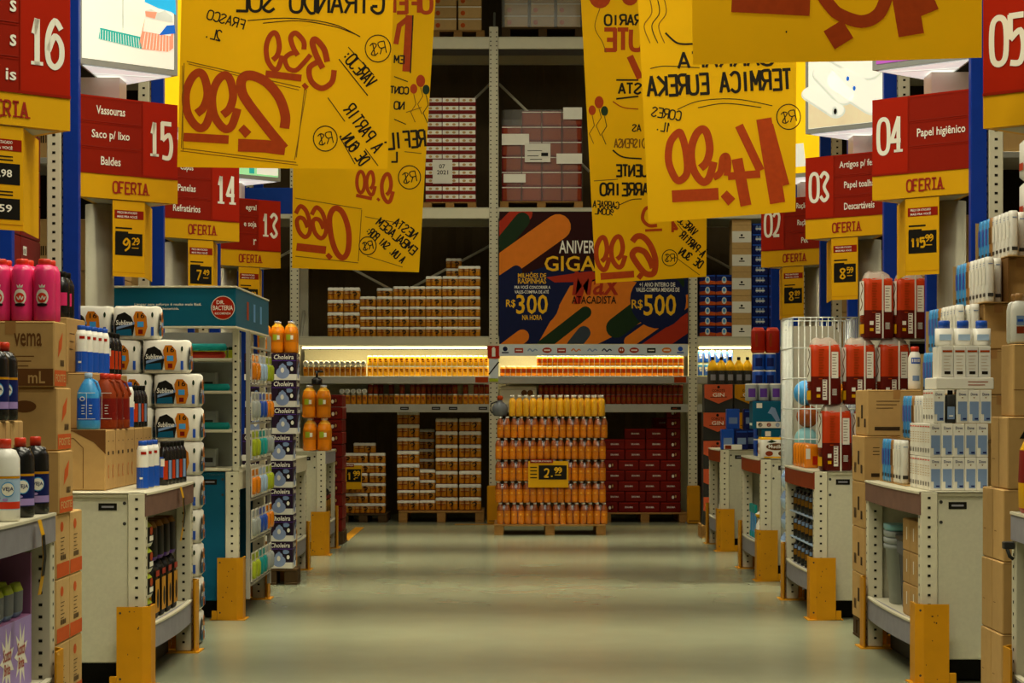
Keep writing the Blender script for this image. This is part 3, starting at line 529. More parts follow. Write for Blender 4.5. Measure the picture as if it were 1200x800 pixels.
def drawB(b, bn):
    b.hand(bn, 'OFER', 478, -4, 22, brush, wd=54, w=4.5, mir=True); S(b, bn, 9, brush, 480, 18, 476, 84, sm=False); S(b, bn, 6, brush, 480, 20, 468, 30, 464, 52, sm=False); S(b, bn, 1.5, ink, 484, 18, 481, 86, sm=False)
    balloons(b, bn, 493, 95, 8.5)
    for i, (t, y, h) in enumerate((('EM', 70, 9), ('CONT', 106, 8), ('NO', 124, 9))): b.hand(bn, t, 468, -y, h, ink, w=1.7, mir=True, ang=-.05)
    b.hand(bn, 'REFIL', 476, -164, 19, ink, wd=44, w=2.8, mir=True, ang=.08); b.hand(bn, 'L', 462, -184, 12, ink, w=2.2, mir=True); S(b, bn, 1.1, ink, 462, 90, 478, 96); S(b, bn, 1.1, ink, 462, 140, 476, 146); S(b, bn, .9, brushd, 474, 178, 494, 180); S(b, bn, .9, brushd, 476, 132, 494, 126)
    rs(b, bn, 480, 208, 13); b.stroke(bn, [(423+4.6*math.sin(i*math.pi/10), -213.5+12.4*math.cos(i*math.pi/10)) for i in range(21)], 4, brush); nine(b, bn, 434, 201.5, 9, 27, 4); nine(b, bn, 453, 204, 12, 33, 4.5); S(b, bn, 4, brush, 417.5, 229, 436, 233, sm=False); dot(b, bn, 443.5, 234, 2.5)
    for dx, dy in ((0, 0), (18.7, 1.5)): S(b, bn, 5, brush, 346.5+dx, 250+dy, 352.2+dx, 241.5+dy, 359.5+dx, 248.5+dy, 363.5+dx, 264.7+dy, 362+dx, 274+dy, 357+dx, 277.5+dy, 350.6+dx, 271.2+dy, 347.8+dx, 260+dy, 350.6+dx, 255+dy, 356.2+dx, 257+dy, 360.5+dx, 266.4+dy)
    b.stroke(bn, cat_rom([(x, -y) for x, y in ((393, 244), (386.5, 254), (388, 276), (394, 295), (402, 302), (408, 293), (408.5, 270), (402, 250), (393, 244))], 6), 6.5, brush)
    S(b, bn, 9, brush, 347.3, 289, 382, 293, sm=False); dot(b, bn, 385.5, 300.5, 4.5)
    for q in ((346, 232, 424, 245), (424, 246, 420, 306), (420, 308, 346, 300)): S(b, bn, .9, brushd, *q)
    rs(b, bn, 431, 288, 10); b.hand(bn, 'NESTA', 475, -268, 10, ink, wd=30, w=1.6, mir=True, ang=-.62); b.hand(bn, 'EMBALAGEM', 465, -277, 10, ink, wd=56, w=1.7, mir=True, ang=-.70); b.hand(bn, 'A UN. SAI POR:', 452, -287, 9, ink, wd=56, w=1.6, mir=True, ang=-.72)
    S(b, bn, .8, brushd, 428, 254, 470, 262); S(b, bn, .8, brushd, 430, 300, 472, 313)
def drawC(b, bn):
    for dx, dy, r in ((703, -4, 13), (738, -4, 10)): b.ell(bn, dx, -dy, r, r*1.1, brush, .002)
    S(b, bn, .9, brushd, 703, 10, 697, 32, 706, 50, 710, 62)
    b.hand(bn, 'RÁRIO'.replace('Á', 'A'), 730, -24, 12, ink, wd=42, w=2.4, mir=True); b.hand(bn, 'UTE', 730, -47, 24, brush, wd=44, w=5, mir=True); S(b, bn, 8, brush, 738, 66, 750, 92, sm=False); b.hand(bn, 'STA', 738, -104, 12, ink, wd=26, w=2.4, mir=True); S(b, bn, 2, ink, 722, 94, 748, 94, sm=False); S(b, bn, 2, ink, 722, 116, 748, 113, sm=False)
    S(b, bn, 1.3, brush, 718, 119, 730, 126, 748, 128); balloons(b, bn, 702, 120, 8.5)
    b.hand(bn, 'AS', 746, -150, 8, ink, w=1.4, mir=True); b.hand(bn, 'DISPENSA', 738, -168, 10, brushd, wd=36, w=1.5, mir=True); S(b, bn, 1.8, ink, 718, 176, 730, 184, 752, 186)
    b.hand(bn, 'QUENTE', 744, -200, 13, ink, wd=44, w=2.5, mir=True); b.hand(bn, 'CARREIRO', 736, -222, 14, ink, wd=64, w=2.6, mir=True); b.hand(bn, 'GARRAFA', 710, -240, 8, ink, wd=30, w=1.3, mir=True, ang=-.06); b.hand(bn, '900ML', 708, -248, 7, ink, wd=22, w=1.2, mir=True, ang=-.08); S(b, bn, 1, brushd, 696, 212, 724, 210); S(b, bn, 1, ink, 726, 240, 740, 234, 752, 233)
    S(b, bn, 4, brush, 770, 243, 757, 244, 753, 256, 760, 264, 770, 264); b.hand(bn, '4', 790, -266, 12, brush, w=3.2, mir=True); S(b, bn, 3, brush, 756, 270, 776, 269, sm=False)
    nine(b, bn, 705, 278, 14, 38, 5.5); nine(b, bn, 723, 277, 15, 36, 5.5)
    S(b, bn, 7, brush, 741, 283, 746.4, 277, 754.3, 278, 762.5, 288, 768, 303.5, 767, 318, 761.5, 321.5, 754.3, 318.6, 744.8, 306.4, 741, 298, 746, 292.4, 755, 295, 761.5, 305, 765, 314); S(b, bn, 8, brush, 703.8, 324, 743, 321, sm=False); S(b, bn, 6, brush, 748, 326, 752, 321, sm=False)
    circ(b, bn, 785, 302, 9, 1); b.hand(bn, 'R$', 785, -302, 9, ink, w=1, mir=True); b.hand(bn, 'VAREJO', 806, -264, 9, ink, wd=26, w=1.5, mir=True, ang=-.75); b.hand(bn, 'À PARTIR', 812, -286, 9, ink, wd=36, w=1.7, mir=True, ang=-.75); b.hand(bn, 'DE 3UN', 810, -302, 9, ink, wd=30, w=1.7, mir=True, ang=-.6)
    S(b, bn, .8, brushd, 794, 262, 824, 300); S(b, bn, .8, brushd, 790, 300, 820, 322)
def drawD(b, bn):
    for k, m in ((760, brushd), (769, ink), (777, brushd)): S(b, bn, 1.1, m, k, -8, k+4, 14, k-5, 30, k+2, 50)
    S(b, bn, 2.2, ink, 780, 38, 794, 50, 812, 51); b.hand(bn, 'GARRAFA', 850, -69, 18, ink, wd=110, w=3.2, mir=True, ang=.03); S(b, bn, 1, ink, 762, 80, 780, 77, 820, 79)
    b.hand(bn, 'TÉRMICA EUREKA'.replace('É', 'E'), 843, -97, 23, ink, wd=168, w=3.6, mir=True, ang=.05); S(b, bn, 1, ink, 794, 128, 820, 118, 862, 116, 905, 124); S(b, bn, 1, ink, 818, 126, 850, 121, 892, 126)
    b.hand(bn, 'CORES', 781, -133, 11, ink, wd=34, w=1.6, mir=True, ang=-.16); b.hand(bn, '1L.', 777, -148, 11, ink, wd=16, w=1.6, mir=True, ang=-.16); rs(b, bn, 924, 137, 14)
    b.stroke(bn, cat_rom([(x, -y) for x, y in ((795, 155), (785.5, 167), (783.6, 188.8), (791, 208), (797.8, 211), (805.3, 201), (804, 177.5), (799.5, 160), (795, 155))], 6), 8.5, brush)
    nine(b, bn, 821, 151, 24, 62, 9); S(b, bn, 8, brush, 836, 208, 844, 202, 847, 186, 851, 183, 853, 190, 852, 206); S(b, bn, 14, brush, 787.5, 230, 842, 227, sm=False); dot(b, bn, 852.5, 232, 9); S(b, bn, 9, brush, 890.7, 203.8, 853, 206.6, sm=False)
    S(b, bn, 13, brush, 863.5, 186, 874, 241, sm=False); S(b, bn, 10, brush, 866, 147, 891, 200, sm=False); S(b, bn, 18, brush, 895, 139, 911, 238, sm=False); S(b, bn, 8, brush, 902, 146, 921, 217, sm=False)
def drawE(b, bn):
    S(b, bn, 26, brush, 857, 2, 949, 6, sm=False); S(b, bn, 15, brush, 962, -8, 972, 6, 984, 17, 1010, 25, 1030, 16, 1040, -6); S(b, bn, 26, brush, 976, 30, 989, 51, sm=False); S(b, bn, 30, brush, 1060, -8, 1068, 41, sm=False); S(b, bn, 30, brush, 1076, -8, 1086, 16, sm=False); b.ell(bn, 921, -38, 1, 1.4, ink, .002, 8)
banner('large yellow banner at the upper left with mirrored price 2,99', 11.3, [(216, -130), (466, -130), (454, 198), (208, 196)], .3, drawA)
banner('yellow banner behind the 2,99 banner, its price 0,66 low at its left', 17.0, [(346, -60), (514, -60), (491, 319), (342, 314)], 1.7, drawB)
banner('narrow yellow banner hanging farthest back, with three balloons and price 6,99', 19.0, [(678, -50), (830, -50), (828, 324), (698, 332)], 2.5, drawC)
banner('yellow banner with mirrored price 14,90 in front of the 6,99 banner', 15.6, [(744, -80), (934, -80), (932, 248), (760, 261)], 4.1, drawD)
banner('wide yellow banner cropped at the top of the frame, nearest the viewer', 8.5, [(808, -200), (1152, -200), (1150, 68), (812, 76)], 5.2, drawE)
# ---------------------------------------------------------------- pallet rack across the end of the aisle
YR = 23.66; YB = 24.76; SX = F/YR
UX = [X(p, YR) for p in (111, 345, 578.5, 812, 1045, 1279)]
def rack_z(py): return Z(py, YR)
g = thing('pallet_rack', 'tall cream pallet rack across the far end of the aisle', 'rack', (0, YR+.5, 0))
for x in UX:
    for y in (YR, YB):
        top = rack_z(31) if abs(x-UX[2]) < .1 else 7.2
        b = MB(); b.box(x-.052, x+.052, y, y+.07, .012, top, cream, .004)
        if y == YR:
            for dx in (-.034, .034): holes(b, x+dx-.01, x+dx+.01, y, .1, top-.05, .052, sz=.008)
        b.build('upright', g)
        b = MB(); b.box(x-.08, x+.08, y-.03, y+.10, 0, .012, steel); b.build('foot_plate', g)
    b = MB()
    for z in (.3, 1.5, 2.7, 3.9, 5.1): b.tube([(x, YR+.07, z), (x, YB, z+1.0)], .016, cream, 6)
    b.build('side_brace', g)
for i in range(5):
    xa, xb = UX[i]+.053, UX[i+1]-.053
    for py0, py1, d in ((43, 57, 1), (243, 256, 1), (394, 404.5, 1)):
        for y in (YR+.005, YB+.005):
            b = MB(); b.box(xa, xb, y, y+.05, rack_z(py1), rack_z(py0), cream, .004)
            if y < YB: b.box(xa, xb, y-.003, y, rack_z(py0)-.016, rack_z(py0)-.004, cream2)
            b.build('beam', g)
        b = MB(); b.box(xa, xb, YR+.056, YB+.004, rack_z(py0)-.03, rack_z(py0), greylip); b.build('deck', g)
    for py0, py1 in ((440.5, 449.5), (473.5, 483)):
        b = MB(); b.box(xa, xb, YR-.0, YR+.05, rack_z(py1), rack_z(py0), steel, .004); b.build('shelf_lip', g)
        b = MB(); b.box(xa, xb, YR+.051, YR+.62, rack_z(py0)-.025, rack_z(py0), cream2); b.build('shelf', g)
    b = MB(); b.box(xa, xb, YR+.63, YR+.65, rack_z(474), rack_z(408), cream2); b.build('shelf_back', g)
    for a, c in ((57, 243), (256, 394)):
        m_ = (xa+xb)/2; b = MB(); za, zb = rack_z(c)+.55, rack_z(a)-.12
        b.tube([(xa, YB+.10, zb-.1), (m_, YB+.10, za)], .018, cream, 6); b.tube([(m_, YB+.10, za), (xb, YB+.10, zb-.1)], .018, cream, 6); b.build('back_brace', g)
for i in (1, 2, 3):
    xa, xb = UX[i]+.08, UX[i+1]-.08
    b = MB(); b.tube([(xa, YR+.10, rack_z(407)), (xb, YR+.10, rack_z(407))], .013, tube, 8); t = b.build('shelf_tube_light')
    tag(t, 'glowing shelf tube over the %s' % ('bright yellow cans', 'orange cans under the poster', 'blue white cans')[i-1], 'light', 'shelf tube lights')
    l = lamp('shelf_tube_lamp', ((xa+xb)/2, YR+.07, rack_z(410)), xb-xa, .03, 15, (1, .82, .42)); l.rotation_euler = (math.radians(22), 0, 0)
for i in (1, 2, 3): tag((lambda b: (b.box(UX[i]-.075, UX[i]+.075, YR-.11, YR-.035, .0, .44, yel, .012), b.rect(Fr((UX[i]-.075, YR-.11, 0), (1, 0, 0)), .02, .03, .13, .04, woodd), b)[-1])(MB()).build('corner_guard'), 'yellow guard at the foot of the pallet rack upright, %s' % ('by the red drums stack', 'left of the orange soda pallet', 'right of the red beer cartons')[i-1], 'guard post', 'yellow guards at the pallet rack feet')
# ---------------------------------------------------------------- promotional poster
x0, x1 = X(585, YR), X(806, YR); zt, zb = rack_z(248), rack_z(403); Yp = YR-.03
fr = Fr((x0, Yp, zb), (1, 0, 0)); W, Hh = x1-x0, zt-zb; k = YR/F; cl = (0, 0, W, Hh)
def u(px): return (px-585)*k
def v(py): return (403-py)*k
g = thing('anniversary_poster', 'dark poster with orange bars offering R$300 and R$500 prizes on the rack', 'poster', ((x0+x1)/2, Yp, zb))
b = MB(); b.box(x0, x1, Yp, Yp+.006, zb, zt, pmar); b.build('sheet', g)
b = MB()
Q = lambda *a: [(u(a[i]), v(a[i+1])) for i in range(0, len(a), 2)]
b.shape(fr, Q(585, 330, 640, 312, 700, 318, 740, 345, 700, 403, 585, 403), pnavy, .001, cl); b.shape(fr, Q(668, 340, 690, 318, 806, 310, 806, 403, 640, 403), pnavy, .001, cl)
b.shape(fr, Q(668, 335, 720, 325, 752, 332, 752, 378, 700, 403, 630, 403), orng, .0015, cl)
b.cap(fr, (u(582), v(280)), (u(612), v(250)), u(597), pred, .002, cl); b.cap(fr, (u(590), v(285)), (u(612), v(258)), u(594), dgreen, .0025, cl)
b.cap(fr, (u(578), v(320)), (u(654), v(266)), u(600), orng, .003, cl); b.cap(fr, (u(575), v(338)), (u(605), v(318)), u(592), pnavy, .0035, cl)
b.cap(fr, (u(636), v(405)), (u(686), v(366)), u(592), dgreen, .003, cl); b.cap(fr, (u(672), v(405)), (u(684), v(390)), u(593), pslate, .0035, cl); b.cap(fr, (u(588), v(412)), (u(612), v(394)), u(593), orng, .003, cl)
b.cap(fr, (u(722), v(384)), (u(790), v(332)), u(597), dgreen, .003, cl); b.cap(fr, (u(738), v(400)), (u(806), v(352)), u(592), orng, .0032, cl); b.cap(fr, (u(752), v(415)), (u(815), v(372)), u(595), pred, .0034, cl)
b.ell(fr, u(623), v(352), u(618), u(618), pnavy, .004, 26, cl); b.ell(fr, u(771), v(352), u(618), u(618), pnavy, .0041, 26, cl)
b.shape(fr, Q(640, 325, 690, 318, 710, 322, 690, 330, 650, 331), pred, .0042, cl); b.build('printed_shapes', g)
b = MB()
def T(t, xa, xb, ya, yb, m, sh=0, n=.006): b.text(fr, t, (u(xa)+u(xb))/2, (v(ya)+v(yb))/2, u(585+xb-xa), v(403-(yb-ya)), m, n, sh)
T('ANIVER', 655, 697, 282, 297, sgt); T('GIGA', 638, 698, 300, 318, pyel); T('Max', 672, 726, 318, 346, pred, .12, .0065)
b.shape(fr, Q(672, 356, 682, 320, 690, 320, 680, 356), pred, .006); T('ATACADISTA', 670, 722, 347, 356, black, .02)
T('MILHÕES DE', 607, 640, 319, 325.5, pyel); T('RASPINHAS', 607, 640, 326, 332.5, pyel); T('PRA VOCÊ CONCORRER A', 603, 645, 334, 338.5, sgt); T('VALES-COMPRA DE ATÉ', 603, 643, 339.5, 344, sgt)
T('R$', 593, 604, 351, 361, pyel); T('300', 605, 642, 345, 368, pyel); T('NA HORA', 612, 635, 369, 375, pyel)
T('+1 ANO INTEIRO DE', 749, 791, 331, 336, sgt); T('VALES-COMPRA MENSAIS DE', 745, 796, 337, 342, sgt); T('R$', 740, 753, 351, 363, pyel); T('500', 754, 792, 345, 370, pyel)
b.build('lettering', g)
# strip of sponsor marks under the poster
fr = Fr((x0, Yp-.004, rack_z(417)), (1, 0, 0)); g = thing('sponsor_strip', 'pale strip of small sponsor marks under the dark poster', 'strip sign', ((x0+x1)/2, Yp, rack_z(417)))
b = MB(); b.box(x0, x1, Yp-.004, Yp+.002, rack_z(417), rack_z(403.6), plite); b.build('sheet', g)
b = MB()
for i, (px, m, kind) in enumerate(((592, pnavy, 0), (608, pred, 1), (624, slate, 2), (641, pred, 3), (658, pred, 1), (675, orng, 2), (694, slate, 2), (711, pnavy, 2), (728, brush, 4), (743, pred, 3), (763, black, 1), (781, orng, 3), (797, bluec, 0))):
    U_, V_ = (px-585)*k, .066
    if kind == 0: b.ell(fr, U_, V_+.015, .028, .028, m); b.rect(fr, U_-.04, V_-.035, U_+.04, V_-.02, m)
    elif kind == 1: b.rect(fr, U_-.05, V_-.03, U_+.05, V_+.025, m); b.rect(fr, U_-.035, V_-.008, U_+.035, V_+.004, sgt, .002)
    elif kind == 2: b.stroke(fr, cat_rom([(U_-.055, V_-.01), (U_-.03, V_+.015), (U_, V_-.012), (U_+.03, V_+.01), (U_+.055, V_-.005)]), .014, m)
    elif kind == 3: b.ell(fr, U_, V_, .055, .032, m); b.rect(fr, U_-.035, V_-.008, U_+.035, V_+.008, sgt, .002)
    else: b.ell(fr, U_, V_, .038, .038, m); b.ell(fr, U_-.012, V_+.004, .008, .012, sgt, .002); b.ell(fr, U_+.012, V_+.004, .008, .012, sgt, .002)
b.rect(fr, .5, .01, W-.5, .016, slate); b.build('marks', g)
# fire extinguisher sign on the middle upright
x = UX[2]; g = thing('fire_sign', 'small red extinguisher sign on the middle rack upright', 'sign', (x, YR-.012, rack_z(420)))
b = MB(); b.box(x-.07, x+.07, YR-.012, YR-.004, rack_z(420), rack_z(405), red); b.build('plate', g); fr = Fr((x, YR-.012, rack_z(412.5)), (1, 0, 0))
b = MB(); b.rect(fr, -.02, -.05, .02, .045, sgt); b.rect(fr, -.012, .045, .012, .058, sgt); b.build('symbol', g)
g = thing('notice_card', 'pale blue notice card with a dark slash under the extinguisher sign', 'card', (x, YR-.012, rack_z(447)))
b = MB(); b.box(x-.052, x+.052, YR-.01, YR-.004, rack_z(443), rack_z(420.6), plite); b.box(x-.052, x+.052, YR-.01, YR-.004, rack_z(447), rack_z(443.4), lime); b.build('card_sheet', g)
fr = Fr((x, YR-.01, rack_z(433)), (1, 0, 0)); b = MB(); b.stroke(fr, [(-.055, -.055), (.06, .09)], .016, black); b.build('slash', g)
# ---------------------------------------------------------------- pallets and their loads
def pallet(name, label, x0, x1, y0, y1, z0, h, m=wood, group='wooden pallets'):
    g = thing(name, label, 'pallet', ((x0+x1)/2, (y0+y1)/2, z0), group); t = h*.16
    for i, (za, zb) in enumerate(((h-t, h),)):
        n = 6
        for j in range(n):
            ya = y0+(y1-y0)*j/n+.006; yb = y0+(y1-y0)*(j+1)/n-.006; b = MB(); b.box(x0, x1, ya, yb, z0+za, z0+zb, m, .003); b.build('deck_board', g)
    for xx in (x0+.05, (x0+x1)/2, x1-.05):
        for yy in (y0+.01, (y0+y1)/2-.05, y1-.11): b = MB(); b.box(xx-.05, xx+.05, yy, yy+.1, z0+t, z0+h-t, m, .003); b.build('block', g)
        b = MB(); b.box(xx-.05, xx+.05, y0, y1, z0, z0+t-.001, m, .003); b.build('runner', g)
    return g
# six-can packs and four-can packs
def canpack(n, d, r, h, base, mark):
    b = MB(); wd = n*2*r
    for i in range(n):
        for j in range(d):
            cx, cy = -wd/2+r+i*2*r, -d*r+r+j*2*r
            b.lathe([(r*.9, 0), (r*.99, h*.06), (r*.99, h*.70), (r*.99, h*.86), (r*.86, h*.97), (r*.80, h)], [rust, base, whitep, whitep, whitep], 9, (cx, cy))
            if j == 0: b.patch(r, -.9, .9, h*.50, h*.58, kraft2, (cx, cy), 3)
    b.loft([(h*.74, wd/2+.0006, d*r+.0006, 9), (h*.90, wd/2+.0004, d*r+.0004, 9), (h*.985, wd/2-.006, d*r-.006, 8)], whitep, 24, caps=(False, True))
    c = wd*(.20 if n > 2 else .1); f = Fr((0, -d*r, 0), (1, 0, 0))
    b.stroke(f, cat_rom([(c-.026, h*.52), (c-.006, h*.62), (c+.020, h*.52), (c+.010, h*.36), (c-.014, h*.30)]), .012, black, .0022); b.rect(f, -wd*.42, h*.40, -wd*.04, h*.47, rust, .0018); b.rect(f, -wd*.40, h*.62, -wd*.1, h*.66, rust, .0018)
    return b
P3 = Kind('can_pack', 'drink pack', (None, canpack(3, 2, .0312, .116, gold, True)))
P3t = Kind('can_pack', 'drink pack', (None, canpack(3, 2, .0312, .142, gold, True)))
P4 = Kind('can_pack', 'drink pack', (None, canpack(4, 2, .0325, .116, gold, True)))
P4t = Kind('can_pack', 'drink pack', (None, canpack(4, 2, .0325, .152, gold, True)))
zc = rack_z(394); cols = [(393.5, 4, P3t), (412.5, 4, P3t), (431.5, 4, P3), (451, 4, P3), (470.2, 5, P3), (489.6, 5, P3), (508.5, 6, P3), (527.7, 6, P3), (550, 7, P4)]
GM = 'golden can packs on the middle rack deck'
for ci, (px, n, P) in enumerate(cols):
    for r in range(n):
        P.put((X(px, YR+.2)+(random.random()-.5)*.004, YR+.2+random.random()*.01, zc+.001+r*(.1435 if ci < 2 else .1175)), 'white topped golden pack on the middle deck, %s layer, %s stack from the left' % (nth(r), nth(ci)), GM)
for px, n, w_ in ((405, 5, 'above the leftmost tall packs'), (451, 5, 'behind the low middle packs'), (532, 8, 'behind the tallest packs')):
    for r in range(n): P3.put((X(px, YR+.6), YR+.6, zc+.001+r*.1175), 'shadowed golden pack %s on the middle deck, %s layer' % (w_, nth(r)), GM+', rear row')
# lit shelf: single cans
def can(r, h, cols_, mark, rim=None):
    b = MB(); b.lathe([(r*.86, 0), (r, h*.05), (r, h*.30), (r, h*.72), (r, h*.88), (r*.84, h*.965), (r*.84, h), (r*.78, h*.985)], cols_, 12)
    if mark: b.patch(r, -.55, .5, h*.52, h*.70, mark, n=3); b.patch(r, -.3, .6, h*.38, h*.46, mark, n=3)
    return b
CY = Kind('drink_can', 'can', (None, can(.0295, .118, [goldl, goldl, goldl, goldl, whitep, alu, alu], rust)))
CO = Kind('drink_can', 'can', (None, can(.0295, .118, [gold, gold, gold, gold, whitep, alu, alu], rust)))
CR = Kind('drink_can', 'can', (None, can(.0295, .118, [rust, orange, oranged, goldl, whitep, alu, alu], red)))
CD = Kind('drink_can', 'can', (None, can(.0295, .112, [dred2, rust, rust, dred, rust, alu, alu], brushd)))
CB = Kind('drink_can', 'can', (None, can(.0295, .15, [lime, bluec, bluec, lblue, whitep, alu, alu], whitep)))
zs = rack_z(440.5)+.001; zl = rack_z(473.5)+.001; ys = YR+.10
for i in range(23):
    for r in (0, 1): CY.put((X(433.5+i*6.2, ys), ys, zs+r*.119), 'bright yellow can on the lit left shelf, %s row, %s from the middle upright' % ('lower' if not r else 'upper', nth(22-i)), 'bright yellow cans on the lit left shelf')
for i in range(12):
    CO.put((X(358.5+i*6.15, ys), ys, zs), 'orange can on the lit left shelf, %s from its left end' % nth(i), 'orange cans at the left of the lit shelf')
    b = MB(); b.lathe([(.026, 0), (.0295, .006), (.0295, .10), (.026, .117), (.026, .118)], [alu, gold, whitep, alu], 12); break
LC = b
me_l = MB(); r_ = .0295
def lying(c):
    b = MB(); rings = []
    for y, rr in ((-.058, .024), (-.0585, .026), (-.05, r_), (.045, r_), (.058, .026)): rings.append([(rr*math.cos(2*math.pi*j/14), y, r_+rr*math.sin(2*math.pi*j/14)) for j in range(14)])
    b.grid(rings, [whitep, whitep, whitep, gold]); f = Fr((0, -.0582, r_), (1, 0, 0)); b.ell(f, 0, 0, .020, .020, steel, .001); b.ell(f, 0, .006, .007, .005, greylip, .002); return b
LY = Kind('drink_can', 'can', (None, lying(0)))
for i in range(1, 12): CO.put((X(358.5+i*6.15, ys), ys, zs), 'orange can on the lit left shelf, %s from its left end' % nth(i), 'orange cans at the left of the lit shelf')
for i in range(12): LY.put((X(358.5+i*6.15, ys), ys, zs+.119), 'can lying with its white end forward on the orange cans, %s from the left' % nth(i), 'cans lying on the orange cans')
for i in range(5):
    CO.put((X(401+i*6.6, ys), ys, zl), 'orange can on the dim lower left shelf, %s from the red drums' % nth(i), 'orange cans on the dim lower left shelf'); LY.put((X(401+i*6.6, ys), ys, zl+.119), 'can lying on the dim lower left shelf cans, %s from the left' % nth(i), 'cans lying on the dim lower shelf')
random.seed(4); miss = {3, 5, 7, 17, 19}
for i in range(23):
    px = 434+i*6.2; yy = ys+(0 if i in (0, 1, 5, 6, 7, 8, 9, 10, 16, 18, 19, 20, 21, 22) else .13)
    CO.put((X(px, yy), yy, zl), 'orange can on the dim lower left shelf, bottom row, %s from the middle upright' % nth(22-i), 'orange cans on the dim lower left shelf')
    if i not in miss: CD.put((X(px, yy+.02), yy+.02, zl+.119), 'brown can in the upper row of the dim left shelf, %s from the middle upright' % nth(22-i), 'brown cans on the dim lower left shelf')
for i in range(35):
    px = 589+i*6.15
    CR.put((X(px, ys), ys, zs), 'orange red can on the lit right shelf, lower row, %s from the middle upright' % nth(i), 'orange red cans on the lit right shelf')
    if i >= 7: CR.put((X(px, ys+.005), ys+.005, zs+.119), 'orange red can on the lit right shelf, upper row, %s along it' % nth(i-7), 'orange red cans on the lit right shelf')
for i in range(28):
    px = 634+i*6.05
    for r in (0, 1): CD.put((X(px, ys), ys, zl+r*.113), 'dark red brown can on the lower right shelf, %s row, %s from the left' % ('upper' if r else 'lower', nth(i)), 'dark red cans on the lower right shelf')
for i in range(6):
    px = 820.5+i*7
    for r in (0, 1): CB.put((X(px, ys+.02), ys+.02, zs+r*.151), 'blue and white can behind the yellow bottles, %s row, %s from the upright' % ('upper' if r else 'lower', nth(i)), 'blue and white cans on the right rack shelf')
b = MB(); b.box(X(586, ys), X(629, ys), ys+.02, ys+.24, zl, zl+.21, cream, .004); fr = Fr((X(586, ys), ys+.02, zl), (1, 0, 0)); b.ell(fr, .28, .13, .035, .035, bprint); b.ell(fr, .35, .13, .035, .035, bprint); b.rect(fr, .0, .17, .42, .173, bprint)
tag(b.build('carton'), 'cream carton with two brown dots behind the top of the soda pallet', 'carton')
# floor pallets in the rack, left bay
pallet('wooden_pallet', 'wooden pallet under the four tall stacks of golden packs', X(467, 23.8), X(567, 23.8), 23.8, 24.7, 0, .135)
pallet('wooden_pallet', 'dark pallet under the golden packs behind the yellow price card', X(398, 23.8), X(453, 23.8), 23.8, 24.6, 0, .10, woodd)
yy = 23.98; z0 = .137; GS = 'golden packs on the pallet by the middle upright'
for px, rows in ((478.5, (.125, .125, .153, .153, .153, .153, .153, .153)), (523.5, (.153,)*7), (551, (.153,)*7)):
    z = z0
    for r, hh in enumerate(rows):
        (P4t if hh > .14 else P4).put((X(px, yy), yy+random.random()*.02, z), 'white topped golden pack on the wooden pallet, %s layer of the %s tall stack' % (nth(r), {478.5: 'leftmost', 523.5: 'middle', 551: 'rightmost'}[px]), GS); z += hh+.001 if hh > .14 else .118
for r in range(4): P3.put((X(501, yy), yy+.03, z0+r*.118), 'golden pack in the low narrow stack between the tall pallet stacks, %s layer' % nth(r), GS)
for r in range(8): P3.put((X(500, 24.4), 24.4, z0+r*.118), 'shadowed golden pack behind the low narrow stack, %s layer' % nth(r), GS+', rear')
GS2 = 'golden packs behind the price card'
for r in range(6):
    for j, px in enumerate((407, 425, 442.5)): P3.put((X(px-(3 if r % 2 and j < 2 else 0), yy), yy, .102+r*.1175), 'golden can pack on the dark pallet, %s layer, %s from the red drums stack' % (nth(r), nth(j)), GS2)
P4.put((X(427.5, yy), yy, .102+6*.1175), 'single golden pack lying on top of the dark pallet stack', GS2)
# red beer cartons
def redbox(w_, d, h):
    b = MB(); b.box(-w_/2, w_/2, -d/2, d/2, 0, h, dred, .006); f = Fr((-w_/2, -d/2, 0), (1, 0, 0))
    if w_ > .2:
        b.rect(f, w_*.30, h*.42, w_*.72, h*.58, sgt, .0012) if False else b.text(f, 'BRAHMA', w_*.52, h*.5, w_*.40, h*.17, sgt)
        b.rect(f, .01, h*.86, w_-.01, h*.92, red)
    else: b.ell(f, w_*.5, h*.48, h*.34, h*.34, dred2); b.ell(f, w_*.42, h*.45, h*.12, h*.16, sgt, .002); b.ell(f, w_*.62, h*.52, h*.08, h*.14, kraft, .002)
    for i in range(9): b.box(-w_/2+.012+i*(w_-.024)/9, -w_/2+.012+(i+.55)*(w_-.024)/9, -d/2+.004, -d/2+.016, h-.001, h+.003, dred2)
    return b
RB = Kind('beer_carton', 'carton', (None, redbox(.238, .16, .117))); RE = Kind('beer_carton', 'carton', (None, redbox(.158, .238, .117)))
pallet('wooden_pallet', 'wooden pallet under the red beer cartons', X(706, 23.8), X(806, 23.8), 23.8, 24.7, 0, .115)
xl = X(708, 23.86); GR = 'red beer cartons at the foot of the rack'
for r in range(6):
    x = xl; pat = 'EBBB' if r % 2 == 0 else 'BBBE'
    for j, ch in enumerate(pat):
        ww = .158 if ch == 'E' else .238; K = RE if ch == 'E' else RB
        K.put((x+ww/2+.001*j, 23.86+(.119 if ch == 'E' else .08), .117+r*.1225), 'dark red beer carton on the pallet, %s layer, %s from the soda pallet' % (nth(r), nth(j)), GR); x += ww+.006
xr = x-.006
for (x0_, n, K, wd) in ((xr-.158, 4, RE, .158), (xr-.158-.246, 2, RB, .238), (xr-.158-.492, 2, RB, .238), (xl+.02, 1, RB, .2)):
    for r in range(n): K.put((x0_+wd/2, 23.86+(.119 if K is RE else .08), .117+(6+r)*.1225), 'dark red beer carton on the uneven pallet top, %s up, stack %s' % (nth(6+r), {4: 'at the right end', 1: 'beside the soda'}.get(n, 'in the middle' if x0_ > xr-.5 else 'left of the middle')), GR)
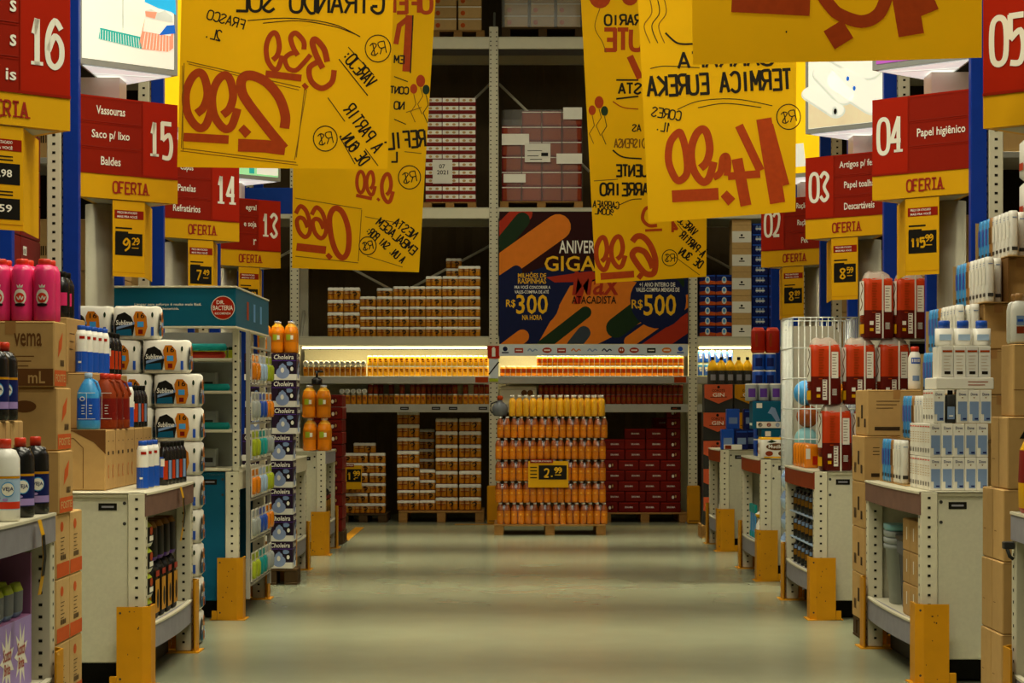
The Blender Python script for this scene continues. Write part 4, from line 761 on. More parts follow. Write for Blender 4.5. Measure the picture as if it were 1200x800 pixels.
for r in range(9): RB.put((X(776, 24.3), 24.3, .117+r*.1225), 'shadowed red beer carton in the rear row of the pallet, %s layer up' % nth(r), GR+', rear')
# ---------------------------------------------------------------- soda pallet in front of the rack
def soda(r, h, n=12, c=(0, 0)):
    b = MB(); b.lathe([(r*.80, 0), (r*.97, h*.04), (r*.95, h*.12), (r, h*.20), (r*.94, h*.36), (r*.94, h*.56), (r, h*.62), (r*.97, h*.72), (r*.62, h*.86), (r*.42, h*.91), (r*.42, h*.93), (r*.48, h*.935), (r*.48, h*.995), (r*.4, h)], [orange]*4+[orangel]+[orange, oranged, oranged, oranged, oranged, whitep, whitep, whitep], n, c)
    b.patch(r*.94, -1.2, 1.2, h*.38, h*.54, orange, c, 5, .001); b.patch(r*.94, -.5, .1, h*.42, h*.49, goldl, c, 3, .002); return b
bm_ = soda(.0365, .222, 10)
def six(name, film_=True):
    parts = []
    for i in range(2):
        for j in range(3):
            q = MB(); q.v = [v_+Vector(((i-.5)*.0735, (j-1)*.0735, 0)) for v_ in bm_.v]; q.f, q.m, q.sm, q.mats = bm_.f, bm_.m, bm_.sm, bm_.mats; parts.append(('bottle', q))
    q = MB(); q.loft([(.002, .0745, .112), (.10, .0745, .112), (.165, .073, .110), (.20, .058, .095)], filmc, 20, 6, caps=(False, False)); parts.append(('film_wrap', q)); return Kind(name, 'drink pack', *parts)
SP = six('soda_six_pack')
xs0, xs1 = X(579, 21.5), X(710, 21.5); pallet('wooden_pallet', 'wooden pallet under the amber soda bottles at the end of the aisle', xs0, xs1, 21.5, 22.4, 0, .115)
GP_ = 'shrink wrapped soda packs on the end pallet'
for r in range(5):
    for i in range(8):
        for q in (0, 1): SP.put((X(588.5+i*16.1+(2 if r in (0, 4) else 0), 21.62)+.0005*i, 21.62+q*.235, .117+r*.2265), 'six pack of amber soda bottles, %s layer up, %s from the left%s' % (nth(r), nth(i), ', rear row' if q else ''), GP_+(', rear row' if q else ''))
b_or = soda(.0365, .222, 10)

def toppack():
    parts = []
    for i in range(2):
        for j in range(3):
            q = MB(); c = ((i-.5)*.0735, (j-1)*.0735); q.lathe([(.034, 0), (.0365, .02), (.0365, .15), (.030, .175), (.018, .19), (.018, .197), (.022, .198), (.022, .222), (.016, .223)], [goldl, goldl, goldl, goldl, goldl, whitep, whitep, whitep], 10, c); parts.append(('bottle', q))
    q = MB(); q.loft([(.002, .0745, .112), (.12, .0745, .112), (.168, .073, .110)], filmc, 20, 6, caps=(False, False)); parts.append(('film_wrap', q)); return Kind('juice_six_pack', 'drink pack', *parts)
JP = toppack()
for i in range(7):
    for q in (0, 1): JP.put((X(604.5+i*16, 21.62), 21.62+q*.235, .117+5*.2265), 'bright orange white capped six pack atop the soda pallet, %s from left%s' % (nth(i), ', rear row' if q else ''), 'orange juice packs on top of the soda pallet')
g = thing('demijohn', 'round clear grey demijohn with an orange cap beside the top soda packs', 'bottle', (X(586, 21.62), 21.62, .117+5*.2265))
def zrel(z): return .117+5*.2265+.002+z
b = MB(); b.loft([(0, .06, .06), (.02, .08, .08), (.09, .085, .085), (.13, .06, .06), (.15, .028, .028), (.17, .026, .026)], greyp, 16, 2, (X(586, 21.62), 21.62), zrel(0)); b.build('glass_body', g)
b = MB(); b.lathe([(.03, .17), (.032, .2), (.02, .215)], brush, 12, (X(586, 21.62), 21.62), zrel(0)); b.build('cap', g)
b = MB(); b.tube([(X(586, 21.62)-.03, 21.6, zrel(.155)), (X(586, 21.62)-.095, 21.6, zrel(.13)), (X(586, 21.62)-.10, 21.6, zrel(.06)), (X(586, 21.62)-.083, 21.6, zrel(.03))], .008, gunm, 7); b.build('handle', g)
def pricecard(name, label, px0, px1, py0, py1, Y, big, head=True):
    x0, x1, z0, z1 = X(px0, Y), X(px1, Y), Z(py1, Y), Z(py0, Y); g = thing(name, label, 'price card', ((x0+x1)/2, Y, z0))
    b = MB(); b.box(x0, x1, Y, Y+.004, z0, z1, yelb); f = Fr((x0, Y, z0), (1, 0, 0)); w_, h_ = x1-x0, z1-z0
    if head: b.rect(f, .02, h_*.92, w_*.62, h_*1.06, redd, .002); b.text(f, 'PREÇO EM ATACADO', w_*.33, h_*.99, w_*.5, h_*.07, sgt, .003)
    b.rect(f, w_*.26, h_*.30, w_*.96, h_*.84, black, .001)
    for q in range(4): b.rect(f, .02, h_*(.74-.13*q), w_*.22, h_*(.78-.13*q), ink, .001)
    b.build('card_sheet', g); b = MB(); a, c = big.split(','); b.hand(f, a+'.', w_*.52, h_*.55, h_*.30, pyel, w=.016, n=.002); b.hand(f, c, w_*.74, h_*.65, h_*.20, pyel, w=.012, n=.002); b.rect(f, w_*.66, h_*.46, w_*.82, h_*.49, pyel, .002); b.build('price_lettering', g)
pricecard('price_card', 'yellow price card reading 2,99 hung on the amber soda pallet', 619, 666, 540, 571, 21.48, '2,99')
pricecard('price_card', 'yellow price card on the golden packs beside the red drums', 400, 424, 545, 573, 23.8, '1,99')
# ---------------------------------------------------------------- wrapped pallets higher in the rack
def wbox(w_, d, h, style):
    b = MB(); b.box(-w_/2, w_/2, -d/2, d/2, 0, h, dred if style in (0, 1) else kraft2, .006); f = Fr((-w_/2, -d/2, 0), (1, 0, 0))
    if style == 0:
        b.rect(f, .004, h*.42, w_-.004, h*.94, whitep)
        for i in range(2): b.ell(f, w_*(.3+.4*i), h*.66, w_*.10, h*.16, kraft, .002)
    elif style == 1: b.rect(f, w_*.08, h*.1, w_*.94, h*.8, rust); b.rect(f, .0, h*.88, w_, h*.94, whitep)
    elif style == 2: b.rect(f, 0, h*.86, w_, h*.96, whitep); b.ell(f, w_*.2, h*.4, w_*.10, h*.2, oprint)
    return b
W0 = Kind('red_white_case', 'carton', (None, wbox(.195, .36, .0925, 0))); W1 = Kind('red_case', 'carton', (None, wbox(.225, .42, .173, 1)))
z2 = rack_z(243); pallet('wooden_pallet', 'wooden pallet of the red and white cases on the second beam level', X(496, 23.8), X(558, 23.8), 23.8, 24.6, z2+.001, .075, wood)
for r in range(13):
    for j in range(3): W0.put((X(509+j*19.6, 24), 24.0, z2+.078+r*.0935), 'red and white case on the upper left pallet, %s layer up, %s from the left' % (nth(r), nth(j)), 'red and white cases on the second level')
x_, y_ = X(518.5, 23.8), 23.80
b = MB(); b.box(X(507, 23.8), X(530, 23.8), 23.80, 23.804, Z(215, 23.8), Z(187, 23.8), whitep); f = Fr((X(507, 23.8), 23.80, Z(215, 23.8)), (1, 0, 0)); b.text(f, '07', .11, .20, .07, .05, ink); b.text(f, '2021', .115, .13, .13, .05, ink); tag(b.build('paper_label'), 'white paper label reading 07 2021 on the red and white cases', 'label')
pallet('wooden_pallet', 'pallet of the wrapped red cases on the second beam level', X(586, 23.8), X(683, 23.8), 23.8, 24.7, z2+.001, .085, wood)
for r in range(6):
    for j in range(4):
        if r == 5 and j == 0: continue
        W1.put((X(599.5+j*23.4, 24.02), 24.02, z2+.088+r*.175), 'red case in the film wrapped load, %s layer up, %s from the middle upright' % (nth(r), nth(j)), 'wrapped red cases on the second level')
pl = MB(); f = Fr((X(588, 23.8), 23.795, z2+.088), (1, 0, 0))
b = MB()
for (a, c, e, d_) in ((588, 620, 157, 170), (660, 682, 126, 140), (652, 682, 180, 192), (590, 616, 204, 214)): b.rect(Fr((0, 23.782, 0), (1, 0, 0)), X(a, 23.8), Z(d_, 23.8), X(c, 23.8), Z(e, 23.8), whitep, 0)
b.loft([(0, .478, .44), (.3, .482, .443), (.66, .48, .44), (.88, .478, .436), (1.06, .476, .432)], film('stretch film', 'E8E4D8', .12), 24, 8, (X(635, 24.02), 24.02+.21-.0), z2+.09, caps=(False, False)); tag(b.build('stretch_film'), 'clear stretch film around the upper red cases', 'film')
b = MB(); b.box(X(615, 23.77), X(645, 23.77), 23.768, 23.772, Z(190, 23.77), Z(168, 23.77), whitep); f = Fr((X(615, 23.77), 23.768, Z(190, 23.77)), (1, 0, 0)); b.rect(f, .19, .07, .27, .11, black); b.rect(f, .03, .07, .16, .078, ink); b.rect(f, .06, .03, .2, .038, ink); b.rect(f, .03, .13, .2, .137, ink); tag(b.build('paper_label'), 'white paper label with a black square on the wrapped red cases', 'label')
z3 = rack_z(43); W2 = Kind('pale_case', 'carton', (None, wbox(.27, .42, .14, 2)))
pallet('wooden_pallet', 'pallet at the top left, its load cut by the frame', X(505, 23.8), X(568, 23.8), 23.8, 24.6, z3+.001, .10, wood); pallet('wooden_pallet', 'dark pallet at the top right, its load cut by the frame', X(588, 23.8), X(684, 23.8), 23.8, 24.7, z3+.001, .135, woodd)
for r in range(5):
    for j in range(2): W2.put((X(522+j*29, 24.02), 24.02, z3+.103+r*.142), 'pale case on the top left pallet, %s layer, %s column' % (nth(r), nth(j)), 'pale cases on the top left pallet')
    for j in range(3): W2.put((X(605+j*30.5, 24.02), 24.02, z3+.138+r*.142), 'pale wrapped case on the top right pallet, %s layer, %s column' % (nth(r), nth(j)), 'pale cases on the top right pallet')
b = MB(); b.loft([(0, .478, .228), (.4, .482, .232), (.8, .478, .228)], film('milky film', 'D8D8CC', .35), 24, 8, (X(635.5, 24.02), 24.02), z3+.14, caps=(False, False)); tag(b.build('stretch_film'), 'milky stretch film around the top right load', 'film')
# third bay: blue boxes and a tan column
def bluebox(s_):
    b = MB(); b.box(-.094, .094, -.12, .12, 0, .118, navy, .004); f = Fr((-.094, -.12, 0), (1, 0, 0))
    if s_: b.ell(f, .094, .058, .028, .04, whitep); b.shape(f, [(.0, .006), (.188, .006), (.188, .04), (.13, .05), (.06, .05), (0, .04)], oprint, .001); b.ell(f, .094, .062, .016, .022, lblue, .002); b.rect(f, .01, .1, .178, .112, bluec)
    else:
        for x in (.06, .095, .13): b.ell(f, x, .06, .015, .03, slate)
        b.rect(f, .045, .045, .15, .06, whitep, .002); b.rect(f, .008, .095, .18, .112, bluec)
    return b
BB = Kind('blue_carton', 'carton', (None, bluebox(True))); BC = Kind('blue_carton', 'carton', (None, bluebox(False)))
for r in range(6):
    for j in range(2): BB.put((X(828+j*19.4, YR+.2), YR+.2, zc+.001+r*.1195), 'blue carton with an orange base band, %s layer up, %s column beside the rack upright' % (nth(r), nth(j)), 'blue and orange cartons on the third bay deck')
for r in range(11):
    for j in range(2): BC.put((X(889+j*19.6, YR+.2), YR+.2, zc+.001+r*.1195), 'plain blue carton right of the tan column, %s layer up, %s column' % (nth(r), nth(j)), 'plain blue cartons on the third bay deck')
b = MB(); b.box(-.112, .112, -.15, .15, 0, .2705, kraft2, .004); f = Fr((-.112, -.15, 0), (1, 0, 0)); b.rect(f, .001, .001, .223, .132, whitep); b.text(f, 'COPACOL', .112, .055, .075, .016, ink, .002) if False else b.rect(f, .08, .05, .145, .062, ink, .002); b.ell(f, .112, .085, .014, .014, ink, .002); b.rect(f, .0, .2, .224, .203, kraftd); 
TC = Kind('tan_carton', 'carton', (None, b))
for r in range(5): TC.put((X(867.5, YR+.2), YR+.2, zc+.001+r*.2715), 'tan carton with a white lower half in the column between blue cartons, %s up' % nth(r), 'tan and white cartons in a column')

for i, px in enumerate((474, 511, 531, 566)):
    b = MB(); b.box(X(px-5, YR), X(px+5, YR), YR-.0035, YR-.0005, rack_z(480), rack_z(476.5), black); b.rect(Fr((X(px-5, YR), YR-.0035, rack_z(480)), (1, 0, 0)), .012, .012, .085, .02, greylip)
    tag(b.build('shelf_label'), 'small black shelf label on the dim left shelf lip, %s from the left' % nth(i), 'label', 'shelf labels on the rack')
for px0, px1, py0, py1, m, lb in ((557, 572, 441.5, 448, brush, 'orange label at the right end of the lit left shelf lip'), (790, 804, 441.5, 448, brush, 'orange label at the right end of the lit right shelf lip'), (786, 798, 476.5, 480, black, 'small black label on the lower right shelf lip')):
    b = MB(); b.box(X(px0, YR), X(px1, YR), YR-.0035, YR-.0005, rack_z(py1), rack_z(py0), m); b.rect(Fr((X(px0, YR), YR-.0035, rack_z(py1)), (1, 0, 0)), .02, .012, .07, .02, rust)
    tag(b.build('shelf_label'), lb, 'label', 'shelf labels on the rack')
# ---------------------------------------------------------------- products: shared builders
def carton(w_, d, h, m=kraft, front=None, right=None, left=None, tapes=True):
    b = MB(); b.box(-w_/2, w_/2, -d/2, d/2, 0, h, m, .005)
    f = Fr((-w_/2, -d/2, 0), (1, 0, 0)); r = Fr((w_/2, -d/2, 0), (0, 1, 0)); l = Fr((-w_/2, d/2, 0), (0, -1, 0))
    if tapes:
        tp = MB(); b.box(-.022, .022, -d/2-.0008, d/2+.0008, h-.0002, h+.0009, tape); b.rect(f, w_/2-.022, h*.80, w_/2+.022, h, tape, .0007)
        b.rect(f, 0.004, h-.008, w_-.004, h-.006, kraftd, .0006)
    if front: front(b, f, w_, h)
    if right: right(b, r, d, h)
    if left: left(b, l, d, h)
    return b
def barcode(b, f, u_, v_, w_, h_, m=dprint):
    random.seed(3); x = 0
    while x < w_:
        q = w_*random.choice((.04, .06, .1)); b.rect(f, u_+x, v_, u_+min(x+q, w_), v_+h_, m); x += q*1.8
def lines(b, f, u_, v_, w_, n, st, m=dprint, t=.004):
    for i in range(n): b.rect(f, u_, v_-i*st, u_+w_*(1-.15*(i % 3)), v_-i*st+t, m)
def bottle(r, h, body, capm, label=None, mark=None, neck=.42, n=14, ry=None, shoulder=.72, lab=(.18, .60), e=2.0, sec=None):
    ry = ry or r; k = ry/r
    P = [(0, r*.92), (h*.02, r), (h*lab[0], r), (h*lab[1], r), (h*shoulder, r*.98), (h*(shoulder+.10), r*.72), (h*.88, r*neck), (h*.90, r*neck*.95)]
    b = MB(); b.loft([(z, x, x*k, e if x > r*.6 else 2) for z, x in P], [body, body, label or body, body, sec or body, sec or body, sec or body], n)
    b.lathe([(r*neck*1.12, h*.885), (r*neck*1.15, h*.985), (r*neck*.95, h)], capm, n)
    if mark and e <= 2.1:
        b.patch(r, -.7, .9, h*(lab[0]+.08), h*(lab[1]-.06), mark, n=5, off=.0012)
    return b
def tubeb(r, h, body, capm, lab=None, flip=True):         # slim bottle standing on its cap or squared body
    b = MB(); b.loft([(0, r*.9, r*.7, 3), (h*.02, r, r*.8, 3), (h*.80, r, r*.8, 3), (h*.86, r*.85, r*.7, 2.4), (h*.87, r*.5, r*.5, 2)], body, 14)
    b.loft([(h*.87, r*.52, r*.52), (h*.985, r*.52, r*.52), (h, r*.44, r*.44)], capm, 12)
    f = Fr((-r*.7, -r*.8, 0), (1, 0, 0))
    if lab: b.rect(f, 0, h*.12, r*1.4, h*.5, lab, .0015); b.rect(f, r*.1, h*.56, r*1.3, h*.62, gunm, .0015); b.rect(f, r*.3, h*.2, r*1.1, h*.24, sgt, .0025)
    return b
def bag(w_, d, h, body, low, top_, frontm=None):          # tall filled bag with a pinched clear top
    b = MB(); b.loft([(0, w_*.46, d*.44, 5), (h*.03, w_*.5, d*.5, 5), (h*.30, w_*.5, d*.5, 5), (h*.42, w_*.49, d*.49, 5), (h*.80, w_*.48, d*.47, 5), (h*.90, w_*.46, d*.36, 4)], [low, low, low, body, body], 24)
    t = MB(); t.loft([(h*.88, w_*.465, d*.40, 4), (h*.93, w_*.44, d*.28, 3), (h*.97, w_*.40, d*.20, 2), (h*1.0, w_*.30, d*.10, 2)], top_, 18, caps=(False, True))
    for v_ in t.v: v_.x += .006*math.sin(v_.z*90+v_.y*60); v_.z += .008*math.sin(v_.x*70)
    return b, t
def jug(r, h, body, capm, lab):
    b = MB(); b.loft([(0, r*.94, r*.74, 3), (h*.03, r, r*.8, 3), (h*.16, r, r*.8, 3), (h*.55, r*.98, r*.78, 3), (h*.66, r*.95, r*.76, 2.6), (h*.80, r*.62, r*.55, 2.2), (h*.90, r*.32, r*.32, 2)], [body, body, lab[0], body, body, body], 18)
    f = Fr((-r*.75, -r*.805, 0), (1, 0, 0)); b.rect(f, 0, h*.18, r*1.5, h*.19, whitep, .002); b.rect(f, 0, h*.64, r*1.5, h*.65, whitep, .002); b.rect(f, r*.72, h*.19, r*.76, h*.64, whitep, .002)
    b.ell(f, r*.38, h*.54, r*.22, h*.04, whitep, .003); b.ell(f, r*.38, h*.54, r*.15, h*.025, lab[0], .004); lines(b, f, r*.3, h*.42, r*.3, 4, h*.05, whitep, h*.012); lines(b, f, r*.95, h*.42, r*.3, 4, h*.05, whitep, h*.012)
    c = MB(); c.lathe([(r*.34, h*.90), (r*.36, h*.985), (r*.28, h)], capm, 14)
    hd = MB(); hd.tube([(r*.30, 0, h*.88), (r*.72, 0, h*.84), (r*.98, 0, h*.68), (r*.97, 0, h*.58)], r*.11, body, 7); return b, c, hd
# ---------------------------------------------------------------- left side, nearest shelf
def fr_verna(b, f, w_, h): b.text(f, 'vema', w_*.70, h*.72, .115, .055, bprint); b.rect(f, w_*.45, h*.02, w_-.003, h*.28, bprint); b.text(f, 'mL', w_*.80, h*.15, .07, .05, kraft, .002); lines(b, f, w_*.55, h*.46, .08, 3, .02, bprint)
def sd_orange(b, f, w_, h): b.rect(f, .004, h*.02, w_-.004, h*.26, oprint); b.text(f, 'FOSTE', w_*.5, h*.14, w_*.8, h*.12, kraft2, .002); b.shape(f, [(w_*.3, h*.45), (w_*.62, h*.6), (w_*.7, h*.85), (w_*.38, h*.70)], oprint); barcode(b, f, w_*.5, h*.32, w_*.3, h*.10)
def sd_two(b, f, w_, h):
    b.rect(f, .004, h*.02, w_-.004, h*.24, oprint); b.ell(f, w_*.4, h*.8, w_*.12, h*.08, oprint); lines(b, f, w_*.3, h*.62, w_*.3, 5, h*.06, dprint, h*.012); barcode(b, f, w_*.3, h*.28, w_*.4, h*.08)
KV = Kind('carton', 'carton', (None, carton(.36, .225, .272, kraft, fr_verna, sd_orange))); KO = Kind('carton', 'carton', (None, carton(.36, .26, .262, kraft, lambda b, f, w_, h: b.ell(f, w_*.62, h*.7, .05, .025, bprint), sd_orange)))
KT = Kind('carton', 'carton', (None, carton(.36, .245, .268, kraft2, None, sd_two)))
pallet('wooden_pallet', 'low pallet under the orange banded cartons at the left', -2.30, -1.92, 8.46, 8.98, 0, .118)
GC = 'orange banded cartons stacked behind the dark cleaner bottles'
z = .12
for r in range(3):
    KT.put((-2.06, 8.575, z), 'orange banded carton in the left stack, %s from the floor, front' % nth(r), GC); KT.put((-2.06, 8.83, z), 'orange banded carton in the left stack, %s from the floor, rear' % nth(r), GC); z += .2695
KO.put((-2.05, 8.59, z), 'orange banded carton under the loose flap carton, level with the shelf bottles', GC); z += .2635
KO.put((-2.06, 8.60, z), 'carton with an orange diamond, right under the dark banded top carton', GC); z += .2635
KV.put((-2.07, 8.565, z), 'top carton of the left stack, dark band reading mL, under the pink bottles', GC); zp = z+.273
def pinkb():
    b = bottle(.0455, .258, pink, redcap, None, None, .5, 16, shoulder=.80); c = Cy(.0455); b.disk(c, 0, .098, .026, .034, whitep, .001); b.disk(c, 0, .095, .019, .021, redcap, .002); b.stroke(c, cat_rom([(-.012, .100), (-.004, .088), (.002, .102), (.008, .088), (.013, .10)]), .004, whitep, .003); b.disk(c, 0, .066, .022, .007, black, .002); b.shape(c, [(-.010, .136), (.010, .136), (.013, .150), (.005, .143), (0, .152), (-.005, .143), (-.013, .150)], whitep, .002); return b
PK = Kind('detergent_bottle', 'bottle', (None, pinkb()))
for j in range(2):
    for i, x in enumerate((-2.125, -2.033, -1.941)): PK.put((x, 8.503+j*.093, zp+.001), 'red capped pink bottle on the top left carton, %s row, %s from right' % ('front' if not j else 'rear', nth(2-i)), 'pink bottles on the top left carton')
KS = Kind('carton', 'carton', (None, carton(.36, .20, .183, kraft2, None, lambda b, f, w_, h: (barcode(b, f, .04, .05, .06, .04), b.rect(f, .12, .0, .123, h, kraftd)))))
for k_, y in enumerate((7.86, 8.07)):
    for r in range(2): KS.put((-2.13, y, .952+r*.1845), 'small plain carton under the red capped dark bottles, %s one, %s' % (('near', 'far')[k_], ('lower', 'upper')[r]), 'plain cartons behind the cleaner bottles')
def cleaner(body, lab, top_, sec=None):
    b = bottle(.054, .305, body, redcap, lab, None, .36, 18, shoulder=.76, sec=sec, lab=(.14, .55)); c = Cy(.054)
    b.patch(.054, -1.5, 1.5, .158, .167, yel, n=8, off=.001); b.patch(.054, -1.5, 1.5, .046, .072, top_, n=8, off=.001); b.disk(c, .022, .118, .026, .028, lblue, .0012); b.disk(c, .022, .118, .023, .024, sgt, .002); b.text(c, 'VEJA', .022, .118, .040, .018, navy, .003); b.disk(c, -.012, .085, .008, .006, lilac, .002); b.disk(c, .012, .08, .01, .005, lilac, .002); return b
CWT = Kind('cleaner_bottle', 'bottle', (None, cleaner(white, pblue, redcap))); CPU = Kind('cleaner_bottle', 'bottle', (None, cleaner(blackgl, navy, lilac, sec=blackgl)))
CWT.put((-1.885, 7.62, .952), 'white cleaner bottle with red cap on the near left shelf', 'cleaner bottles on the near left shelf'); CPU.put((-1.892, 7.88, .952), 'dark purple cleaner bottle next to the white bottle', 'cleaner bottles on the near left shelf'); CPU.put((-1.892, 8.13, .952), 'dark cleaner bottle with navy label at the far shelf corner, beside the cartons', 'cleaner bottles on the near left shelf')
CPU.put((-1.985, 7.86, 1.322), 'dark bottle with red cap standing on the plain cartons by the left edge', 'dark bottles on the plain cartons'); CPU.put((-1.985, 8.0, 1.322), 'dark bottle behind the other one on the plain cartons', 'dark bottles on the plain cartons')
def talker(x, y, z1, z0, label, tilt=0):
    g = thing('price_strip', label, 'price strip', (x, y, z0), 'yellow price strips hanging from shelf lips'); h = z1-z0
    R = [(0, 0), (.012, .25), (.02, .5), (.014, .8), (0, 1)]
    s = 1 if x < 0 else -1
    b = MB(); b.grid([[(x+s*dx, y-.025, z0+t*h), (x+s*dx, y+.03, z0+t*h)] for dx, t in R], yelb, closed=False); b.grid([[(x+s*(dx-.001), y-.025, z0+t*h), (x+s*(dx-.001), y+.03, z0+t*h)] for dx, t in R], yelb, closed=False); b.build('strip', g)
    b = MB(); b.grid([[(x+s*(dx+.0015), y-.022, z0+t*h), (x+s*(dx+.0015), y+.027, z0+t*h)] for dx, t in R[1:4]], black, closed=False); b.build('price_panel', g)
talker(-1.80, 7.80, .945, .66, 'yellow price strip hanging below the grey lip of the near left shelf')
g = thing('display_box', 'mauve cardboard display box of scouring pads under the near left shelf', 'display box', (-2.0, 7.7, .287))
b = MB(); b.box(-2.22, -1.90, 7.28, 8.10, .288, .56, purplebox, .003); b.box(-2.22, -1.90, 7.28, 7.30, .56, .80, purplebox); b.box(-2.22, -1.90, 8.08, 8.10, .56, .80, purplebox); b.box(-2.22, -2.19, 7.28, 8.10, .56, .80, purplebox); b.build('tray', g)
fr = Fr((-1.90, 7.28, .288), (0, 1, 0)); b = MB(); b.rect(fr, .28, .0, .81, .27, lilac)
for k_ in (0, 1):
    cx, cy = .42+.22*k_, .13; b.shape(fr, [(cx+(.11 if i % 2 else .055)*math.cos(i*math.pi/9)*1.0, cy+(.13 if i % 2 else .06)*math.sin(i*math.pi/9)) for i in range(18)], sgt, .002)
    b.text(fr, 'Scotch', cx, cy+.025, .12, .05, red, .003, .1); b.text(fr, 'Brite', cx, cy-.03, .09, .045, red, .003, .1)
b.build('printed_front', g)
PW = Kind('scouring_pad_pack', 'pack', (None, (lambda b: b.loft([(0, .012, .05, 4), (.02, .022, .06, 4), (.10, .024, .06, 4), (.13, .012, .05, 4)], [slate, greyp, lime], 14))(MB())))
for k_ in range(4):
    for r in (0, 1): PW.put((-1.93-.055*r, 7.5+k_*.15, .562), 'pack of grey pads in the mauve display box, %s from the corner, %s row' % (nth(3-k_), ('front', 'back')[r]), 'scouring pad packs')
# ---------------------------------------------------------------- left side, first full shelf (tins and bags)
def fr_arch(b, f, w_, h): b.stroke(f, [(w_*.2, .01), (w_*.2, h*.6), (w_*.3, h*.82), (w_*.6, h*.86), (w_*.72, h*.7), (w_*.72, .01)], .003, bprint); b.ell(f, w_*.42, h*.70, .05, .02, bprint); b.shape(f, [(w_*.55, h), (w_, h), (w_, h*.6), (w_*.85, h*.8)], bprint); b.ell(f, w_*.42, h*.70, .045, .016, kraft, .002)
def sd_pair(b, f, w_, h):
    for q in (.28, .72): b.ell(f, w_*q, h*.3, .012, .035, oprint); b.ell(f, w_*q, h*.3, .007, .025, kraft2, .002); b.rect(f, w_*q-.02, h*.58, w_*q+.015, h*.64, dprint); b.rect(f, w_*q-.012, h*.8, w_*q+.012, h*.815, dprint)
KL = Kind('carton', 'carton', (None, carton(.40, .26, .303, kraft, fr_arch, sd_pair)))
for i in range(5): KL.put((-2.235, 10.385+i*.263, .952), 'brown carton on the tin and bag shelf, %s behind the white panel corner' % nth(i), 'brown cartons under the jugs')
KM = Kind('carton', 'carton', (None, carton(.27, .50, .287, kraft, None, sd_pair))); KN = Kind('carton', 'carton', (None, carton(.15, .44, .283, kraft, None, lambda b, f, w_, h: lines(b, f, .05, .2, .12, 3, .04))))
KM.put((-2.295, 10.74, 1.257), 'brown carton behind the blue jug', 'brown cartons behind the jugs'); KM.put((-2.295, 11.25, 1.257), 'brown carton behind the white and blue bottles', 'brown cartons behind the jugs')
KN.put((-2.355, 10.72, 1.546), 'narrow brown carton under the black bottle', 'brown cartons behind the jugs')
BK = Kind('black_bottle', 'bottle', (None, bottle(.042, .24, blackgl, black, blackgl, pink, .5))); BK.put((-2.335, 10.62, 1.831), 'black bottle with pink figure label standing beside the pink bottles', 'black bottles'); BK.put((-2.335, 10.73, 1.831), 'second black bottle directly behind the front black bottle', 'black bottles')
def blue_white():
    b = bottle(.031, .245, white, bluec, None, None, .62, 14, shoulder=.8); b.patch(.031, -1.6, 1.6, .004, .11, bluec, n=8, off=.0006); b.patch(.031, -.1, .8, .175, .19, red, n=4, off=.001); b.patch(.031, -.3, .2, .05, .06, sgt, n=3, off=.002); return b
WB = Kind('white_blue_bottle', 'bottle', (None, blue_white()))
def darkb(m1, m2): b = bottle(.030, .23, blackgl, black, None, None, .5, 12); b.patch(.030, -.9, .2, .04, .15, m1, n=4, off=.001); b.patch(.030, .2, 1.1, .03, .13, m2, n=4, off=.001); b.patch(.030, -.3, .4, .10, .14, sgt, n=3, off=.002); return b
DB = Kind('dark_bottle', 'bottle', (None, darkb(bluec, bagred))); DR = Kind('dark_bottle', 'bottle', (None, darkb(dred, slate)))
for i in range(3): WB.put((-1.885, 10.45+i*.16, .952), 'white bottle with blue base and cap on the shelf edge, %s from the cartons' % nth(i), 'white and blue bottles at the shelf edge')
for i in range(6): (DB, DR)[i % 2].put((-1.865+.005*i, 10.95+i*.088, .952), 'dark bottle with bright label on the tin shelf edge, %s beyond the white blue bottles' % nth(i), 'dark bottles at the shelf edge')
for i in range(5): WB.put((-2.225+.005*i, 10.58+i*.12, 1.546), 'white and blue bottle on the upper cartons, %s from the narrow carton' % nth(i), 'white and blue bottles on the upper cartons')
for i in range(3): DB.put((-2.2, 11.2+i*.1, 1.546), 'dark bottle on the upper cartons in front of the paper packs, %s one' % nth(i), 'dark bottles on the upper cartons')
bj = jug(.058, .285, lblue, pblue, (bluec,)); rj = jug(.066, .285, rust, redcap, (dred,)); JB = Kind('cleaner_jug', 'jug', ('body', bj[0]), ('cap', bj[1]), ('handle', bj[2])); JR = Kind('cleaner_jug', 'jug', ('body', rj[0]), ('cap', rj[1]), ('handle', rj[2]))
JB.put((-2.14, 10.35, 1.257), 'bright blue jug on the brown cartons', 'jugs on the brown cartons')
for i, y in enumerate((10.52, 10.66, 10.82)): JR.put((-2.095+.004*i, y, 1.257), 'dark red jug on the brown cartons, %s behind the blue jug' % nth(i), 'jugs on the brown cartons')
WB.put((-2.085, 11.0, 1.257), 'white and blue bottle between the red jugs and dark bottles', 'bottles beside the jugs'); WB.put((-2.085, 11.12, 1.257), 'second white and blue bottle beyond the red jugs', 'bottles beside the jugs')
for i in range(4): (DB, DR)[i % 2].put((-2.075, 11.22+i*.09, 1.257), 'dark bottle on the brown cartons by the paper packs, %s from the white bottles' % nth(i), 'bottles beside the jugs')
def pouch(): 
    b = MB(); b.loft([(0, .05, .09, 4), (.02, .058, .10, 4), (.10, .056, .098, 4), (.125, .03, .09, 4)], [whitep, black, lime], 18); f = Fr((.0585, -.1, 0), (0, 1, 0)); b.ell(f, .1, .08, .04, .022, brush, .002); b.rect(f, .05, .03, .15, .055, sgt, .002); f = Fr((-.058, -.1005, 0), (1, 0, 0)); b.ell(f, .058, .075, .03, .02, brush, .002); b.rect(f, .02, .03, .09, .05, sgt, .002); return b
PO = Kind('snack_pouch', 'pouch', (None, pouch()))
